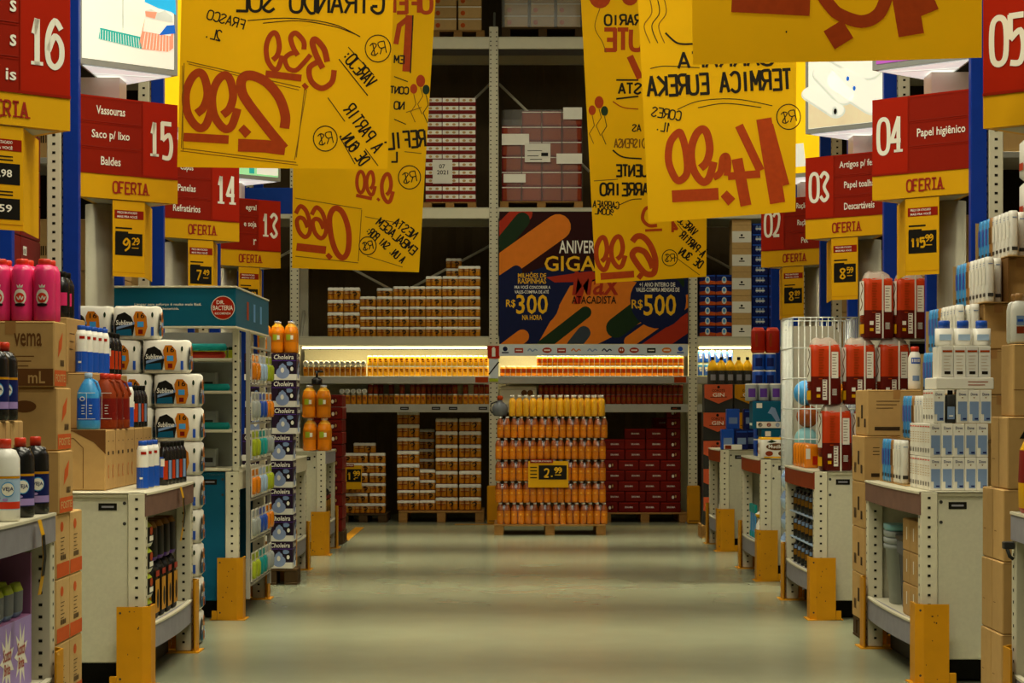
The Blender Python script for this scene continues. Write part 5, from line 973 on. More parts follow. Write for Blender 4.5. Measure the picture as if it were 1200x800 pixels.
for r in range(4):
    for k_ in (0, 1): PO.put((-1.865-.12*k_, 10.25, .287+r*.128), 'white black and orange pouch just inside the perforated upright, %s layer, %s' % (nth(r), ('aisle side', 'inner side')[k_]), 'pouches on the bag shelf')
def ybag(): 
    b, t = bag(.13, .15, .29, black, black, black); f = Fr((-.06, -.077, 0), (1, 0, 0)); b.rect(f, .01, .03, .11, .2, yel, .002); b.rect(f, .02, .22, .1, .25, red, .003); b.ell(f, .07, .12, .03, .05, black, .003); f = Fr((.066, -.07, 0), (0, 1, 0)); b.rect(f, .01, .03, .13, .2, yel, .002); b.ell(f, .08, .1, .03, .05, black, .003); b.rect(f, .02, .215, .12, .245, red, .003); return b, t
yb = ybag(); YB_ = Kind('food_bag', 'bag', ('body', yb[0]), ('crimped_top', yb[1])); DP = Kind('dark_pack', 'pack', (None, (lambda b: b.loft([(0, .055, .06, 5), (.02, .062, .066, 5), (.17, .060, .064, 5), (.2, .045, .05, 5)], [purple, black, brushd], 18))(MB())))
for i in range(4):
    YB_.put((-1.885, 10.50+i*.19, .287), 'black and yellow food bag on the lower tin shelf, %s from the pouches' % nth(i), 'black and yellow bags on the lower shelf'); DP.put((-1.885, 10.50+i*.19, .582), 'dark purple pack on top of the black yellow bags, %s from the pouches' % nth(i), 'dark packs on the bags')
talker(-1.755, 10.85, .945, .66, 'yellow price strip hanging from the brown lip above the yellow black bags')
# toilet paper packs
def tpack():
    b = MB(); b.loft([(0, .12, .095, 6), (.015, .132, .105, 5), (.10, .134, .107, 5), (.175, .132, .105, 5), (.19, .118, .09, 6)], whitep, 28)
    for v_ in b.v: v_.z += .003*math.cos(v_.x*48)*(1 if v_.z > .1 else 0)
    for f, w_ in ((Fr((-.13, -.1085, 0), (1, 0, 0)), .26), (Fr((.1355, -.1, 0), (0, 1, 0)), .2)):
        b.shape(f, [(w_*.06, .02), (w_*.46, .02), (w_*.5, .08), (w_*.42, .13), (w_*.28, .155), (w_*.12, .14), (w_*.05, .09)], black, .001); b.shape(f, [(w_*.08, .02), (w_*.44, .02), (w_*.42, .06), (w_*.1, .05)], teal2, .002); b.shape(f, [(w_*.1, .055), (w_*.5, .085), (w_*.5, .10), (w_*.1, .07)], slate, .003); b.text(f, 'Sublime', w_*.27, .095, w_*.36, .028, sgt, .004, .1)
        b.shape(f, [(w_*.52, .02), (w_*.72, .02), (w_*.78, .07), (w_*.76, .13), (w_*.66, .16), (w_*.52, .16), (w_*.47, .13)], orangel, .0015); b.text(f, '16', w_*.64, .135, w_*.16, .03, black, .003); b.rect(f, w_*.56, .07, w_*.70, .1, lblue, .003); b.rect(f, w_*.58, .03, w_*.68, .055, dred, .003)
        b.rect(f, w_*.86, .02, w_*.92, .07, bluec, .001); b.ell(f, w_*.89, .14, w_*.025, .015, dgreen, .001)
    return b
TP = Kind('toilet_paper_pack', 'paper pack', (None, tpack()))
GT = 'toilet paper packs stacked between the shelves'
for r in range(10):
    xr = -1.925 if r < 7 else (-1.93, -1.995, -2.165)[r-7]
    for k_ in range(2 if r < 8 else 2): TP.put((xr-.274*k_, 11.86, .001+r*.195), 'white toilet paper pack, %s layer from the floor, %s from the aisle' % (nth(r), ('first', 'second')[k_]), GT)
    if r < 9: TP.put((xr-.07, 12.12, .001+r*.195), 'white toilet paper pack in the rear row, %s layer from the floor' % nth(r), GT)
# ---------------------------------------------------------------- tall teal topped display
g = thing('display_stand', 'tall cleaning goods display with a teal header above the teal panelled shelf', 'display stand', (-2.0, 13.8, .952))
zt, zb = 2.113, 1.872
b = MB(); b.box(-2.63, -1.735, 12.86, 12.885, zb, zt, teal, .003); b.box(-1.76, -1.735, 12.886, 14.60, zb, zt, teal, .003)
for z0, z1 in ((zb-.014, zb), (zt, zt+.012)): b.box(-2.635, -1.73, 12.855, 12.89, z0, z1, cream, .002); b.box(-1.765, -1.73, 12.891, 14.605, z0, z1, cream, .002)
b.build('header', g); fr = Fr((-2.63, 12.86, zb), (1, 0, 0)); f2 = Fr((-1.735, 12.886, zb), (0, 1, 0))
b = MB(); b.ell(fr, .815, .115, .075, .075, sgt, .001, 28); b.ell(fr, .815, .115, .071, .071, red, .002, 28); b.text(fr, 'DR.', .80, .15, .05, .024, sgt, .003); b.text(fr, 'BACTERIA', .815, .115, .125, .03, sgt, .003); b.text(fr, 'RECOMENDA', .815, .08, .10, .014, sgt, .003); b.text(fr, 'Limpar sem esforço é muito mais fácil.', .47, .135, .42, .02, sgt, .002); b.text(fr, 'É bactericida.', .48, .112, .12, .018, sgt, .002)
for k_ in range(3): b.rect(f2, .5+.35*k_, .06, .6+.35*k_, .18, brush if k_ == 0 else lblue, .002)
b.build('header_lettering', g)
for x, y in ((-1.775, 13.17), (-1.775, 14.57), (-2.36, 13.17)):
    b = MB(); b.box(x-.02, x+.02, y-.02, y+.02, .953, 1.857, cream, .003); holes(b, x-.02, x+.02, y-.02, 1.0, 1.8, .05, sz=.007); b.build('upright', g)
b = MB(); b.box(-2.42, -1.80, 13.60, 13.62, .953, 1.857, greyp2); b.build('back_panel', g)
for z in (.953, 1.20, 1.45, 1.66): b = MB(); b.box(-2.42, -1.80, 13.155, 13.59, z, z+.018, cream, .002); b.build('shelf', g)
b = MB()
for z in (.2, .48, .75, 1.0, 1.25, 1.5, 1.75): b.box(-1.725, -1.70, 13.3, 14.44, z, z+.012, steel)
for y in (13.28, 14.42): b.box(-1.725, -1.70, y, y+.03, .12, 1.857, steel)
b.build('side_rack', g)
def longbrush(m): 
    b = MB(); b.loft([(0, .16, .02, 6), (.02, .17, .025, 6), (.045, .16, .02, 4)], m, 20); b.box(-.15, .15, -.02, .02, -.0, .001, m); return b
BR = Kind('scrub_brush', 'brush', (None, longbrush(tealp))); BO = Kind('scrub_brush', 'brush', (None, longbrush(redcap)))
BR.put((-2.02, 13.3, 1.73), 'teal scrub brush on the top shelf of the display', 'brushes in the display'); BO.put((-2.03, 13.32, 1.679), 'orange red scrub brush under the teal one', 'brushes in the display'); BR.put((-2.0, 13.3, 1.469), 'teal scrub brush on the middle shelf of the display', 'brushes in the display'); BR.put((-2.0, 13.3, 1.219), 'teal scrub brush on the lower shelf of the display', 'brushes in the display')
GB = Kind('grey_box', 'box', (None, (lambda b: (b.box(-.1, .1, -.06, .06, 0, .12, greyp2, .004), b.rect(Fr((-.1, -.06, 0), (1, 0, 0)), .02, .03, .18, .06, gunm), b)[-1])(MB())))
for r, z in enumerate((1.469, 1.219, .972)):
    for k_ in range(2): GB.put((-2.26+.22*k_, 13.48, z), 'pale grey box on the display, %s shelf down, %s' % (nth(r), ('left', 'right')[k_]), 'grey boxes in the display')
ST = Kind('lime_sponge', 'sponge', (None, (lambda b: (b.box(-.02, .02, -.03, .03, 0, .06, lime, .005), b.box(-.02, .02, -.03, .03, .061, .08, dgreen, .004), b)[-1])(MB())))
for i in range(10): ST.put((-2.28+i*.048, 13.5, 1.679), 'lime and green sponge at the back of the display top shelf, %s from the left' % nth(i), 'sponges in the display')
def blister(m): 
    b = MB(); b.box(-.008, -.004, -.07, .07, 0, .19, whitep); b.loft([(.02, .012, .05, 3), (.04, .018, .055, 3), (.11, .018, .055, 3), (.13, .008, .05, 3)], m, 12, c=(.004, 0)); b.box(-.006, -.002, -.06, .06, .14, .18, m); return b
BLS = [Kind('blister_pack', 'pack', (None, blister(m))) for m in (lime, tealp, greyp2, bluec, orange, pblue)]
for r, z in enumerate((.22, .50, .77, 1.02, 1.27, 1.52)):
    for k_ in range(6): BLS[(r*2+k_ // 2) % 6].put((-1.69, 13.40+k_*.19, z+.003), 'hanging pack on the display side, %s row up, %s from the near corner' % (nth(r), nth(k_)), 'packs on the side of the display')
# ---------------------------------------------------------------- dark teapot print cartons, juice, red drums, far left shelf
def choleira():
    b = MB(); b.box(-.095, .095, -.125, .125, 0, .204, violet, .003)
    for f, w_ in ((Fr((-.095, -.125, 0), (1, 0, 0)), .19), (Fr((.095, -.125, 0), (0, 1, 0)), .25)):
        b.text(f, 'Choleira', w_*.5, .176, w_*.80, .036, sgt, .002, .12); b.rect(f, .0, .0, w_, .045, whitep, .001); b.ell(f, w_*.45, .055, w_*.27, .045, kettle, .002); b.ell(f, w_*.45, .09, w_*.16, .03, kettle, .0025); b.ell(f, w_*.45, .115, w_*.06, .012, slate, .003); b.ell(f, w_*.44, .075, w_*.07, .02, whitep, .004); b.stroke(f, [(w_*.28, .09), (w_*.3, .13), (w_*.45, .145), (w_*.6, .13), (w_*.62, .09)], .006, black, .003); b.ell(f, w_*.82, .085, w_*.11, .028, black, .002); b.ell(f, w_*.82, .085, w_*.06, .016, sgt, .003); b.rect(f, .004, .145, w_-.004, .15, purple, .001); b.ell(f, w_*.72, .125, w_*.14, .016, slate, .0015)
    return b
CH = Kind('teapot_carton', 'carton', (None, choleira()))
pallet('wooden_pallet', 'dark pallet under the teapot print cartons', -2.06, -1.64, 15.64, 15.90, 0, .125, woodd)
for r in range(8):
    dx = -.03 if r < 5 else .0
    for k_ in range(2): CH.put((-1.742+dx-.195*k_-(.01 if r >= 5 and k_ else 0)+random.uniform(-.004, .004), 15.775, .127+r*.2055), 'dark carton printed with a teapot, %s from the floor, %s column' % (nth(r), ('aisle', 'inner')[k_]), 'dark teapot print cartons')
def juice(r, h): 
    b = MB(); b.lathe([(r*.86, 0), (r, h*.04), (r*.96, h*.16), (r, h*.34), (r, h*.62), (r*.97, h*.68), (r*.8, h*.82), (r*.34, h*.92), (r*.34, h*.93), (r*.4, h*.935), (r*.4, h*.99), (r*.34, h)], [orange, orange, orange, orangel, orange, orange, goldl, goldl, whitep, whitep, bluec], 14); b.patch(r, -.6, .1, h*.40, h*.58, lime, n=4, off=.001); b.patch(r, .1, .5, h*.42, h*.55, sgt, n=3, off=.001); return b
J1 = Kind('juice_bottle', 'bottle', (None, juice(.05, .245))); J2 = Kind('juice_bottle', 'bottle', (None, juice(.062, .30)))
for i in range(3):
    for j in (0, 1): J1.put((-1.70-.103*i, 15.72+.105*j, 1.773), 'orange juice bottle on top of the teapot cartons, %s row, %s from the aisle' % (('front', 'rear')[j], nth(i)), 'juice bottles on the teapot cartons')
for r in (0, 1):
    for i in (0, 1):
        for j in (0, 1): J2.put((-1.73-.13*i-.008*r, 18.83+.13*j, .952+r*.302), 'large orange juice bottle on the far left shelf, %s layer, %s row, %s side' % (('lower', 'upper')[r], ('front', 'rear')[j], ('aisle', 'inner')[i]), 'large juice bottles on the far left shelf')
g = thing('pump_bottle_top', 'black pump topped bottle standing on the large orange juice bottles', 'bottle', (-1.80, 18.83, 1.556)); b = MB(); b.lathe([(.045, 0), (.05, .01), (.05, .05), (.02, .07)], blackgl, 12, (-1.80, 18.895), 1.557); b.build('body', g); b = MB(); b.lathe([(.012, .07), (.012, .12)], blackgl, 8, (-1.80, 18.895), 1.557); b.box(-1.82, -1.74, 18.885, 18.905, 1.67, 1.69, blackgl, .003); b.build('pump', g)
for i in range(3): YB_.put((-1.785-.0*i, 18.98+.19*i, .287), 'black and yellow bag in the far left shelf, %s one' % nth(i), 'bags in the far left shelf')
pallet('wooden_pallet', 'dark pallet under the red drink cartons at the far left', -2.10, -1.66, 20.1, 20.62, 0, .125, woodd)
for r in range(11):
    for k_ in range(2):
        for j in (0, 1): RE.put((-1.75-.162*k_+(.005 if r % 2 else 0), 20.23+.242*j, .127+r*.1225), 'dark red drink carton in the far left stack, %s layer, %s column, %s' % (nth(r), ('aisle', 'inner')[k_], ('front', 'rear')[j]), 'dark red cartons in the far left stack')
# ---------------------------------------------------------------- goods in the tall racks
RD = Kind('dark_red_box', 'carton', (None, carton(.40, .46, .195, dred, None, lambda b, f, w_, h: (b.text(f, 'REFEIÇÕES', w_*.5, h*.35, .16, .02, brush), b.rect(f, .05, h*.5, .13, h*.75, whitep), barcode(b, f, .055, h*.53, .06, h*.15)), None, False)))
for r in range(5):
    for k_ in range(3): RD.put((-2.86, 10.38+.47*k_, 1.901+r*.197), 'dark red box in the left rack before sign 15, %s layer, %s along' % (nth(r), nth(k_)), 'dark red boxes in the tall left rack')
KR = Kind('carton', 'carton', (None, carton(.5, .42, .33, kraft, lambda b, f, w_, h: barcode(b, f, .1, .1, .1, .06), lambda b, f, w_, h: lines(b, f, .1, .2, .2, 3, .04), lambda b, f, w_, h: lines(b, f, .1, .2, .2, 3, .04))))
for i, (x, y0, y1) in enumerate(((-2.91, 12.96, 14.46), (-2.91, 15.83, 17.24), (3.01, 12.65, 14.1), (3.01, 15.6, 17.0), (-2.91, 18.9, 20.2), (3.01, 18.9, 20.2))):
    for z in (1.0, 1.9, 2.95):
        for k_ in range(2 if z < 2 else 1):
            for j in range(2): KR.put((x, (y0+.335, y1-.335)[j], z+.001+k_*.332), 'brown carton in the %s, shelf at %s, %s tier, %s side' % (('second left rack', 'third left rack', 'second right rack', 'third right rack', 'farthest left rack', 'farthest right rack')[i], {1.0: 'waist height', 1.9: 'sign height', 2.95: 'lightbox height'}[z], nth(k_), ('near', 'far')[j]), 'brown cartons in the tall racks')
# ---------------------------------------------------------------- right side, nearest shelf and the arrow cartons
def fr_arrow(b, f, w_, h): b.rect(f, .075, h*.15, .09, h*.75, black, .001); b.shape(f, [(.05, h*.70), (.115, h*.70), (.0825, h*.88)], black, .0015); b.shape(f, [(.06, h*.10), (.105, h*.10), (.09, h*.24), (.075, h*.24)], black, .0015)
def lf_seam(b, f, w_, h): b.rect(f, w_*.5-.002, 0, w_*.5+.002, h, kraftd); b.rect(f, .03, h*.40, .08, h*.41, kraftd)
KA = Kind('carton', 'carton', (None, carton(.36, .19, .303, kraft, None, None, lambda b, f, w_, h: b.rect(f, .03, h*.4, .07, h*.41, kraftd)))); KAr = Kind('carton', 'carton', (None, carton(.36, .30, .305, kraft, fr_arrow, None, lf_seam))); KAt = Kind('carton', 'carton', (None, carton(.36, .22, .305, kraft, lambda b, f, w_, h: b.rect(f, .0, h*.36, w_, h*.37, kraftd), None, None)))
pallet('wooden_pallet', 'low pallet under the plain brown cartons at the right edge', 2.07, 2.42, 8.6, 8.98, 0, .11)
for r in range(3):
    for j in (0, 1): KA.put((2.237+.004*r, 8.70+.193*j, .113+r*.3045), 'plain brown carton at the right edge, %s from the floor, %s' % (nth(r), ('front', 'rear')[j]), 'brown cartons stacked at the right edge')
KAr.put((2.262, 8.755, .113+3*.3045), 'brown carton with a black arrow at the right edge', 'brown cartons stacked at the right edge'); KAt.put((2.29, 8.725, .113+3*.3045+.307), 'topmost brown carton at the right edge, under the white lotion bottles', 'brown cartons stacked at the right edge')
def lotion(): 
    b = MB(); b.loft([(0, .032, .022, 3), (.01, .036, .026, 3), (.14, .036, .026, 3), (.17, .030, .022, 2.6), (.18, .014, .014, 2)], white, 16); f = Fr((-.03, -.0265, 0), (1, 0, 0)); b.rect(f, .012, .04, .045, .07, rust, .001); b.rect(f, .012, .075, .045, .115, slate, .001); b.rect(f, .016, .09, .04, .1, bluec, .002); c = MB(); c.loft([(.178, .018, .016), (.205, .018, .016), (.21, .015, .013)], tape, 14); return b, c
lo = lotion(); LO = Kind('lotion_bottle', 'bottle', ('body', lo[0]), ('cap', lo[1]))
zz = .113+4*.3045+.004+.308
for i in range(4):
    for j in (0, 1): LO.put((2.145+.075*i, 8.66+.07*j, zz), 'tan capped white lotion bottle on the topmost carton, %s row, %s from aisle' % (('front', 'rear')[j], nth(i)), 'lotion bottles on the top right carton')
def yred(): b = MB(); b.loft([(0, .04, .06, 4), (.02, .048, .07, 4), (.12, .05, .07, 4), (.25, .045, .065, 4), (.30, .02, .06, 3)], [red, yelb, dred, yelb], 18); return b
YRD = Kind('snack_bag', 'bag', (None, yred()))
for k_ in range(4): YRD.put((2.075, 7.65+.17*k_, .952), 'yellow and red bag on the shelf at the right edge, %s along' % nth(k_), 'yellow and red bags at the right edge')
g = thing('shelf_clip', 'dark metal clip on the upright at the right edge', 'clip', (2.0, 8.3, .8)); b = MB(); b.box(1.985, 2.028, 8.262, 8.30, .80, .83, gunm, .003); b.build('bracket', g); b = MB(); b.tube([(2.0, 8.27, .80), (2.01, 8.27, .77), (2.025, 8.27, .76)], .008, gunm); b.build('hook', g)
# ---------------------------------------------------------------- right side, soap box shelf
def soapbox():
    b = MB(); b.box(-.0285, .0285, -.031, .031, 0, .166, whitep, .002); f = Fr((-.0285, -.031, 0), (1, 0, 0)); b.shape(f, [(.006, .045), (.019, .045), (.019, .012), (.051, .012), (.051, .108), (.006, .108)], slate); b.text(f, 'Dove', .0285, .145, .034, .014, navy); b.shape(f, [(.024, .13), (.033, .13), (.0285, .122)], brushd); b.rect(f, .03, .018, .048, .026, navy, .002)
    l = Fr((-.0285, .031, 0), (0, -1, 0)); b.rect(l, .008, .148, .05, .154, redcap); barcode(b, l, .01, .02, .035, .022); lines(b, l, .01, .12, .04, 5, .012, kraft2, .003); return b
SB = Kind('soap_box', 'box', (None, soapbox())); GSB = 'white and blue soap boxes'
for r in (0, 1):
    for i in range(5):
        for j in range(8):
            if i > 0 and j > 0: continue
            SB.put((2.118+.0585*i, 10.27+.064*j, .952+r*.168), 'white soap box with a blue grey panel, %s layer, %s across, %s deep' % (('lower', 'upper')[r], nth(i), nth(j)), GSB)
for i, j in ((0, 0), (2, 0), (3, 0), (4, 0), (0, 1), (0, 2), (0, 3)): SB.put((2.135+.0585*i, 10.27+.064*j, .952+.337), 'white soap box on the third layer, %s across, %s deep, by the grey bottle' % (nth(i), nth(j)), GSB+', third layer')
SH = Kind('shampoo_bottle', 'bottle', (None, tubeb(.026, .165, gunm, black, slate))); SH.put((2.197, 10.27, .952+.337), 'dark grey bottle among the third layer soap boxes', 'shampoo bottles')
KF = Kind('carton', 'carton', (None, carton(.29, .30, .24, kraft, lambda b, f, w_, h: lines(b, f, .05, .16, .1, 3, .03), None, lambda b, f, w_, h: barcode(b, f, .05, .05, .08, .05))))
KG = Kind('carton', 'carton', (None, carton(.152, .325, .236, kraft, None, None, lambda b, f, w_, h: (barcode(b, f, .06, .06, .09, .05), lines(b, f, .18, .16, .10, 3, .03)))))
b = MB(); b.box(2.12, 2.41, 10.24, 10.52, 1.459, 1.517, whitep, .004); lines(b, Fr((2.12, 10.24, 1.459), (1, 0, 0)), .16, .035, .1, 2, .016, brush); tag(b.build('flat_white_box'), 'flat white box lying on the third layer of soap boxes', 'box')
def whitebox(): b = MB(); b.box(-.03, .03, -.035, .035, 0, .155, white, .002); f = Fr((-.03, -.035, 0), (1, 0, 0)); b.text(f, 'Cien', .03, .13, .03, .014, brush) if False else b.rect(f, .006, .125, .054, .135, brush); lines(b, f, .012, .105, .036, 5, .016, kraft, .002); b.rect(f, .015, .015, .045, .03, ink); return b
WX = Kind('white_box', 'box', (None, whitebox()))
for i in range(4):
    for j in range(3): WX.put((2.18+.0625*i, 10.29+.073*j, 1.519), 'slim white box with an orange line, on the flat white box, %s across, %s deep' % (nth(i), nth(j)), 'slim white boxes')
BCp = Kind('cream_jar', 'jar', (None, (lambda b: (b.loft([(0, .04, .03, 3), (.01, .045, .034, 3), (.09, .045, .034, 3)], white, 16), b.loft([(.09, .03, .026), (.125, .03, .026), (.13, .025, .02)], bluec, 14), b.rect(Fr((-.04, -.0345, 0), (1, 0, 0)), .01, .03, .07, .06, pblue), b)[-1])(MB())))
for i in range(3): BCp.put((2.185+.095*i, 10.36, 1.676), 'white bottle with a blue cap on the slim white boxes, %s from the aisle' % nth(i), 'blue capped bottles')
for i in range(2): BCp.put((2.42+.1*i, 9.9, 1.95), 'x', 'x') if False else None
# stepped trays of hand cream bottles
def slim(body, lab, capm, h=.235):
    b = MB(); b.loft([(0, .020, .036, 3), (.01, .024, .040, 3), (h*.9, .024, .040, 3), (h, .020, .034, 3)], body, 14)
    l = Fr((-.0245, .03, 0), (0, -1, 0)); b.rect(l, .008, h*.12, .052, h*.2, gunm, .0008); lines(b, l, .015, h*.86, .03, 2, .012, slate, .003); b.rect(l, .006, h*.40, .054, h*.78, lab, .0005)
    f = Fr((-.02, -.0405, 0), (1, 0, 0)); b.rect(f, .005, h*.12, .035, h*.2, gunm, .001); b.rect(f, .008, h*.84, .032, h*.86, slate, .001); return b
SLW = Kind('slim_white_pack', 'pack', (None, slim(white, whitep, white))); SLB = Kind('slim_blue_pack', 'pack', (None, slim(lblue, bluec, lblue))); SLT = Kind('slim_tan_pack', 'pack', (None, slim(tape, kraftd, kraft)))
tiers = [(2.075, .952), (2.19, 1.192), (2.305, 1.432), (2.335, 1.672), (2.45, 1.912), (2.575, 2.152)]
tn = ['lowest', 'second', 'third', 'fourth', 'fifth', 'topmost']
for t, (x, z) in enumerate(tiers):
    ys0 = 11.50 if t < 4 else 11.32; ye = ys0+.06
    for k_ in range(9 if t else 7):
        K = SLB if k_ < 3 else SLT if k_ == 3 else SLW
        K.put((x+.032, ys0-.0825*k_, z+.002), '%s slim pack on the %s step of the trays, %s from the far end' % (('light blue', 'light blue', 'light blue', 'tan', 'white')[min(k_, 4)], tn[t], nth(k_)), 'slim packs on the stepped trays')
    for k_ in range(2): SLW.put((x+.092, 10.85-.1*k_, z+.002), 'white slim pack in the second file of the %s step, %s' % (tn[t], ('far', 'near')[k_]), 'slim packs on the stepped trays, second file')
    g = thing('display_tray', 'shallow brown tray under the slim packs of the %s step' % tn[t], 'tray', (x+.06, 11.2, z), 'trays of the stepped display')
    b = MB(); b.box(x+.0, x+.128, ys0-.70, ye, z-.0005, z+.0015, kraft); b.build('base', g)
    b = MB(); b.box(x+.122, x+.127, ys0-.70, ye, z+.0015, z+.232, kraftd); b.build('back_board', g); b = MB(); b.box(x+.0, x+.121, ye-.006, ye-.001, z+.0015, z+.234, kraft); b.build('end_board', g)
for t, (x, z) in enumerate(tiers[:5]):
    k_ = 0
    while x+.132+.155*(k_+1) < 2.745:
        for j in (0, 1): KG.put((x+.209+.155*k_, 10.87+.33*j, z+.0005), 'brown carton inside the stepped display behind the %s step, %s file, %s' % (tn[t], nth(k_), ('near', 'far')[j]), 'brown cartons inside the stepped display')
        k_ += 1
# goods in the near right rack
KW = Kind('white_pack', 'paper pack', (None, (lambda b: (b.loft([(0, .10, .085, 5), (.02, .12, .1, 5), (.20, .12, .1, 5), (.23, .09, .08, 5)], whitep, 24), b.rect(Fr((-.1205, .06, 0), (0, -1, 0)), .02, .05, .10, .09, bagred, .003), b)[-1])(MB())))
for r in range(4):
    for k_ in range(3): KW.put((2.90, 10.75+.21*k_, 1.902+r*.235), 'white wrapped pack with a red mark in the near right rack, %s layer, %s along' % (nth(r), nth(k_)), 'white packs in the near right rack')
g = thing('cardboard_sheet', 'brown cardboard sheet leaning in the near right rack', 'cardboard', (2.8, 10.2, 1.9)); b = MB(); b.grid([[(2.76, 10.55, 1.903), (2.79, 10.02, 1.903), (2.80, 10.02, 1.903), (2.77, 10.55, 1.903)], [(2.80, 10.42, 2.78), (2.83, 10.02, 2.85), (2.84, 10.02, 2.85), (2.81, 10.42, 2.78)]], kraft, smooth=False); b.build('sheet', g)
# inside the soap box shelf: grey crates and small cartons
def crate(m, w_=.26, d=.30, h=.36):
    b = MB(); R = []
    for z, k_ in ((0, .86), (.02, .88), (h*.8, .98), (h*.80, 1.04), (h, 1.06), (h, 1.0), (h*.9, .97)): R.append([(sx*w_/2*k_, sy*d/2*k_, z) for sx, sy in ((-1, -1), (1, -1), (1, 1), (-1, 1))])
    b.grid(R, m, smooth=False, caps=(True, True))
    for i in range(6):
        y = -d*.36+i*d*.145; b.poly([(-w_/2*.875-.004, y, .03), (-w_/2*.97-.004, y, h*.78), (-w_/2*.97-.004, y+.012, h*.78), (-w_/2*.875-.004, y+.012, .03)], gunm)
    for i in range(5):
        x = -w_*.34+i*w_*.17; b.poly([(x, -d/2*.885-.004, .03), (x+.012, -d/2*.885-.004, .03), (x+.012, -d/2*.97-.004, h*.78), (x, -d/2*.97-.004, h*.78)], gunm)
    return b
CG = Kind('storage_crate', 'crate', (None, crate(greyp))); CG.put((2.23, 10.98, .287), 'grey ribbed plastic crate inside the soap box shelf, beside the small cartons', 'plastic crates')
CLD = Kind('crate_lid', 'lid', (None, (lambda b: (b.box(-.145, .145, -.165, .165, 0, .03, gunm, .006), b.box(-.11, .11, -.13, .13, .03, .055, black, .006), b)[-1])(MB()))); CLD.put((2.23, 10.98, .649), 'dark lid on the grey ribbed crate', 'crate lids')
BN = Kind('bucket', 'bucket', ('body', (lambda b: b.loft([(0, .075, .085, 4), (.30, .095, .11, 4), (.30, .105, .12, 4), (.325, .105, .12, 4), (.325, .097, .11, 4)], greyp2, 22))(MB()))); 
BN.put((2.165, 11.30, .287), 'pale grey bin at the far end of the soap box shelf', 'nested bins')
for r in range(3): 
    b = MB(); b.loft([(0, .098, .112, 4), (.012, .106, .12, 4), (.035, .106, .12, 4)], (greyp2, greyp2, skyp)[r], 22, c=(2.165, 11.30), z0=.614+.037*r); tag(b.build('bin_rim'), '%s rim of a bin nested in the pale grey bin' % ('lowest grey', 'middle grey', 'top pale teal')[r], 'bin', 'nested bins')
KB = Kind('small_carton', 'carton', (None, carton(.19, .175, .166, kraft, lambda b, f, w_, h: b.rect(f, .13, h*.35, .15, h*.75, whitep), None, lambda b, f, w_, h: (b.rect(f, .1, h*.35, .12, h*.75, whitep), b.rect(f, .03, h*.3, .033, h*.8, bprint)))))
for r in range(3):
    for k_ in range(3): KB.put((2.15+.195*(k_ // 2 if False else 0), 10.32+.18*k_ if True else 0, .287+r*.1675), 'small white tagged carton inside the soap box shelf, %s layer, %s from upright' % (nth(r), nth(k_)), 'small brown cartons in the soap box shelf')
# ---------------------------------------------------------------- cartons between the shelves
KD = Kind('carton', 'carton', (None, carton(.34, .42, .268, kraft, lambda b, f, w_, h: (lines(b, f, .05, .2, .14, 3, .02), b.rect(f, .04, h*.12, .24, h*.2, dprint)), None, lambda b, f, w_, h: (barcode(b, f, .07, .05, .08, .06), b.rect(f, .2, .1, .26, .18, dprint), b.rect(f, .3, .05, .36, .1, dprint)))))
for r in range(5): KD.put((2.215+(.02 if r > 3 else 0), 12.1, .12+r*.2695), 'brown carton in the stack beyond the soap box shelf, %s from the floor' % nth(r), 'brown cartons beyond the soap box shelf')
pallet('wooden_pallet', 'dark low pallet under the cartons beyond the soap box shelf', 2.05, 2.38, 11.9, 12.32, 0, .118, woodd)
b = MB(); b = bottle(.04, .25, white, redcap, None, None, .55, 16, shoulder=.74); b.patch(.04, -.7, .7, .15, .185, bluec, n=5, off=.001); b.patch(.04, -.5, .5, .05, .08, slate, n=5, off=.001)
for a in (-.5, -.2, .1, .4): b.patch(.04, a-.06, a+.1, .158, .178, sgt, n=2, off=.002)
TU = Kind('white_bottle', 'bottle', (None, b)); TU.put((2.36, 12.0, 1.47), 'white bottle with a red cap and blue letters beside the red bags')
# ---------------------------------------------------------------- right side, dark bottle shelf and red bags
def redbag():
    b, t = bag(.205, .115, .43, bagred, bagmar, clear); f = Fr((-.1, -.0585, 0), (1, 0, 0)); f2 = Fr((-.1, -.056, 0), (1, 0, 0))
    b.rect(f, .13, .17, .175, .34, whitep, .001); lines(b, f, .135, .32, .03, 8, .018, kraftd, .004); lines(b, f, .045, .35, .035, 12, .017, brush, .007); b.rect(f, .135, .06, .165, .1, whitep, .001); barcode(b, f, .136, .062, .028, .036); b.rect(f, .07, .03, .10, .16, whitep, .001); lines(b, f, .073, .15, .022, 7, .017, bagmar, .006); b.rect(f, .03, .085, .055, .11, whitep, .001); b.rect(f, .03, .045, .055, .065, yelb, .001)
    l = Fr((-.1035, .055, 0), (0, -1, 0)); b.rect(l, .012, .15, .1, .37, whitep, .001); b.rect(l, .012, .03, .1, .09, yelb, .001); b.stroke(l, cat_rom([(.03, .18), (.07, .22), (.04, .27), (.08, .32), (.05, .36)]), .012, kraftd, .002); lines(b, l, .02, .14, .07, 3, .015, brush, .006)
    s_ = MB(); s_.loft([(0, .014, .0605, 8)], whitep, 8) if False else None
    s_.box(.012, .022, -.0615, -.060, .0, .41, whitep); s_.box(.012, .022, .060, .0615, .0, .41, whitep); return b, t, s_
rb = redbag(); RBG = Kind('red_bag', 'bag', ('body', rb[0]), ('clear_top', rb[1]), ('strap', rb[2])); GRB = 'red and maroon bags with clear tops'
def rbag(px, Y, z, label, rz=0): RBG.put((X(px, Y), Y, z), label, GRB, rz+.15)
for j in range(4): rbag(979, 13.26+.175*j, .952, 'red bag standing at the shelf front corner, %s in its file' % nth(j))
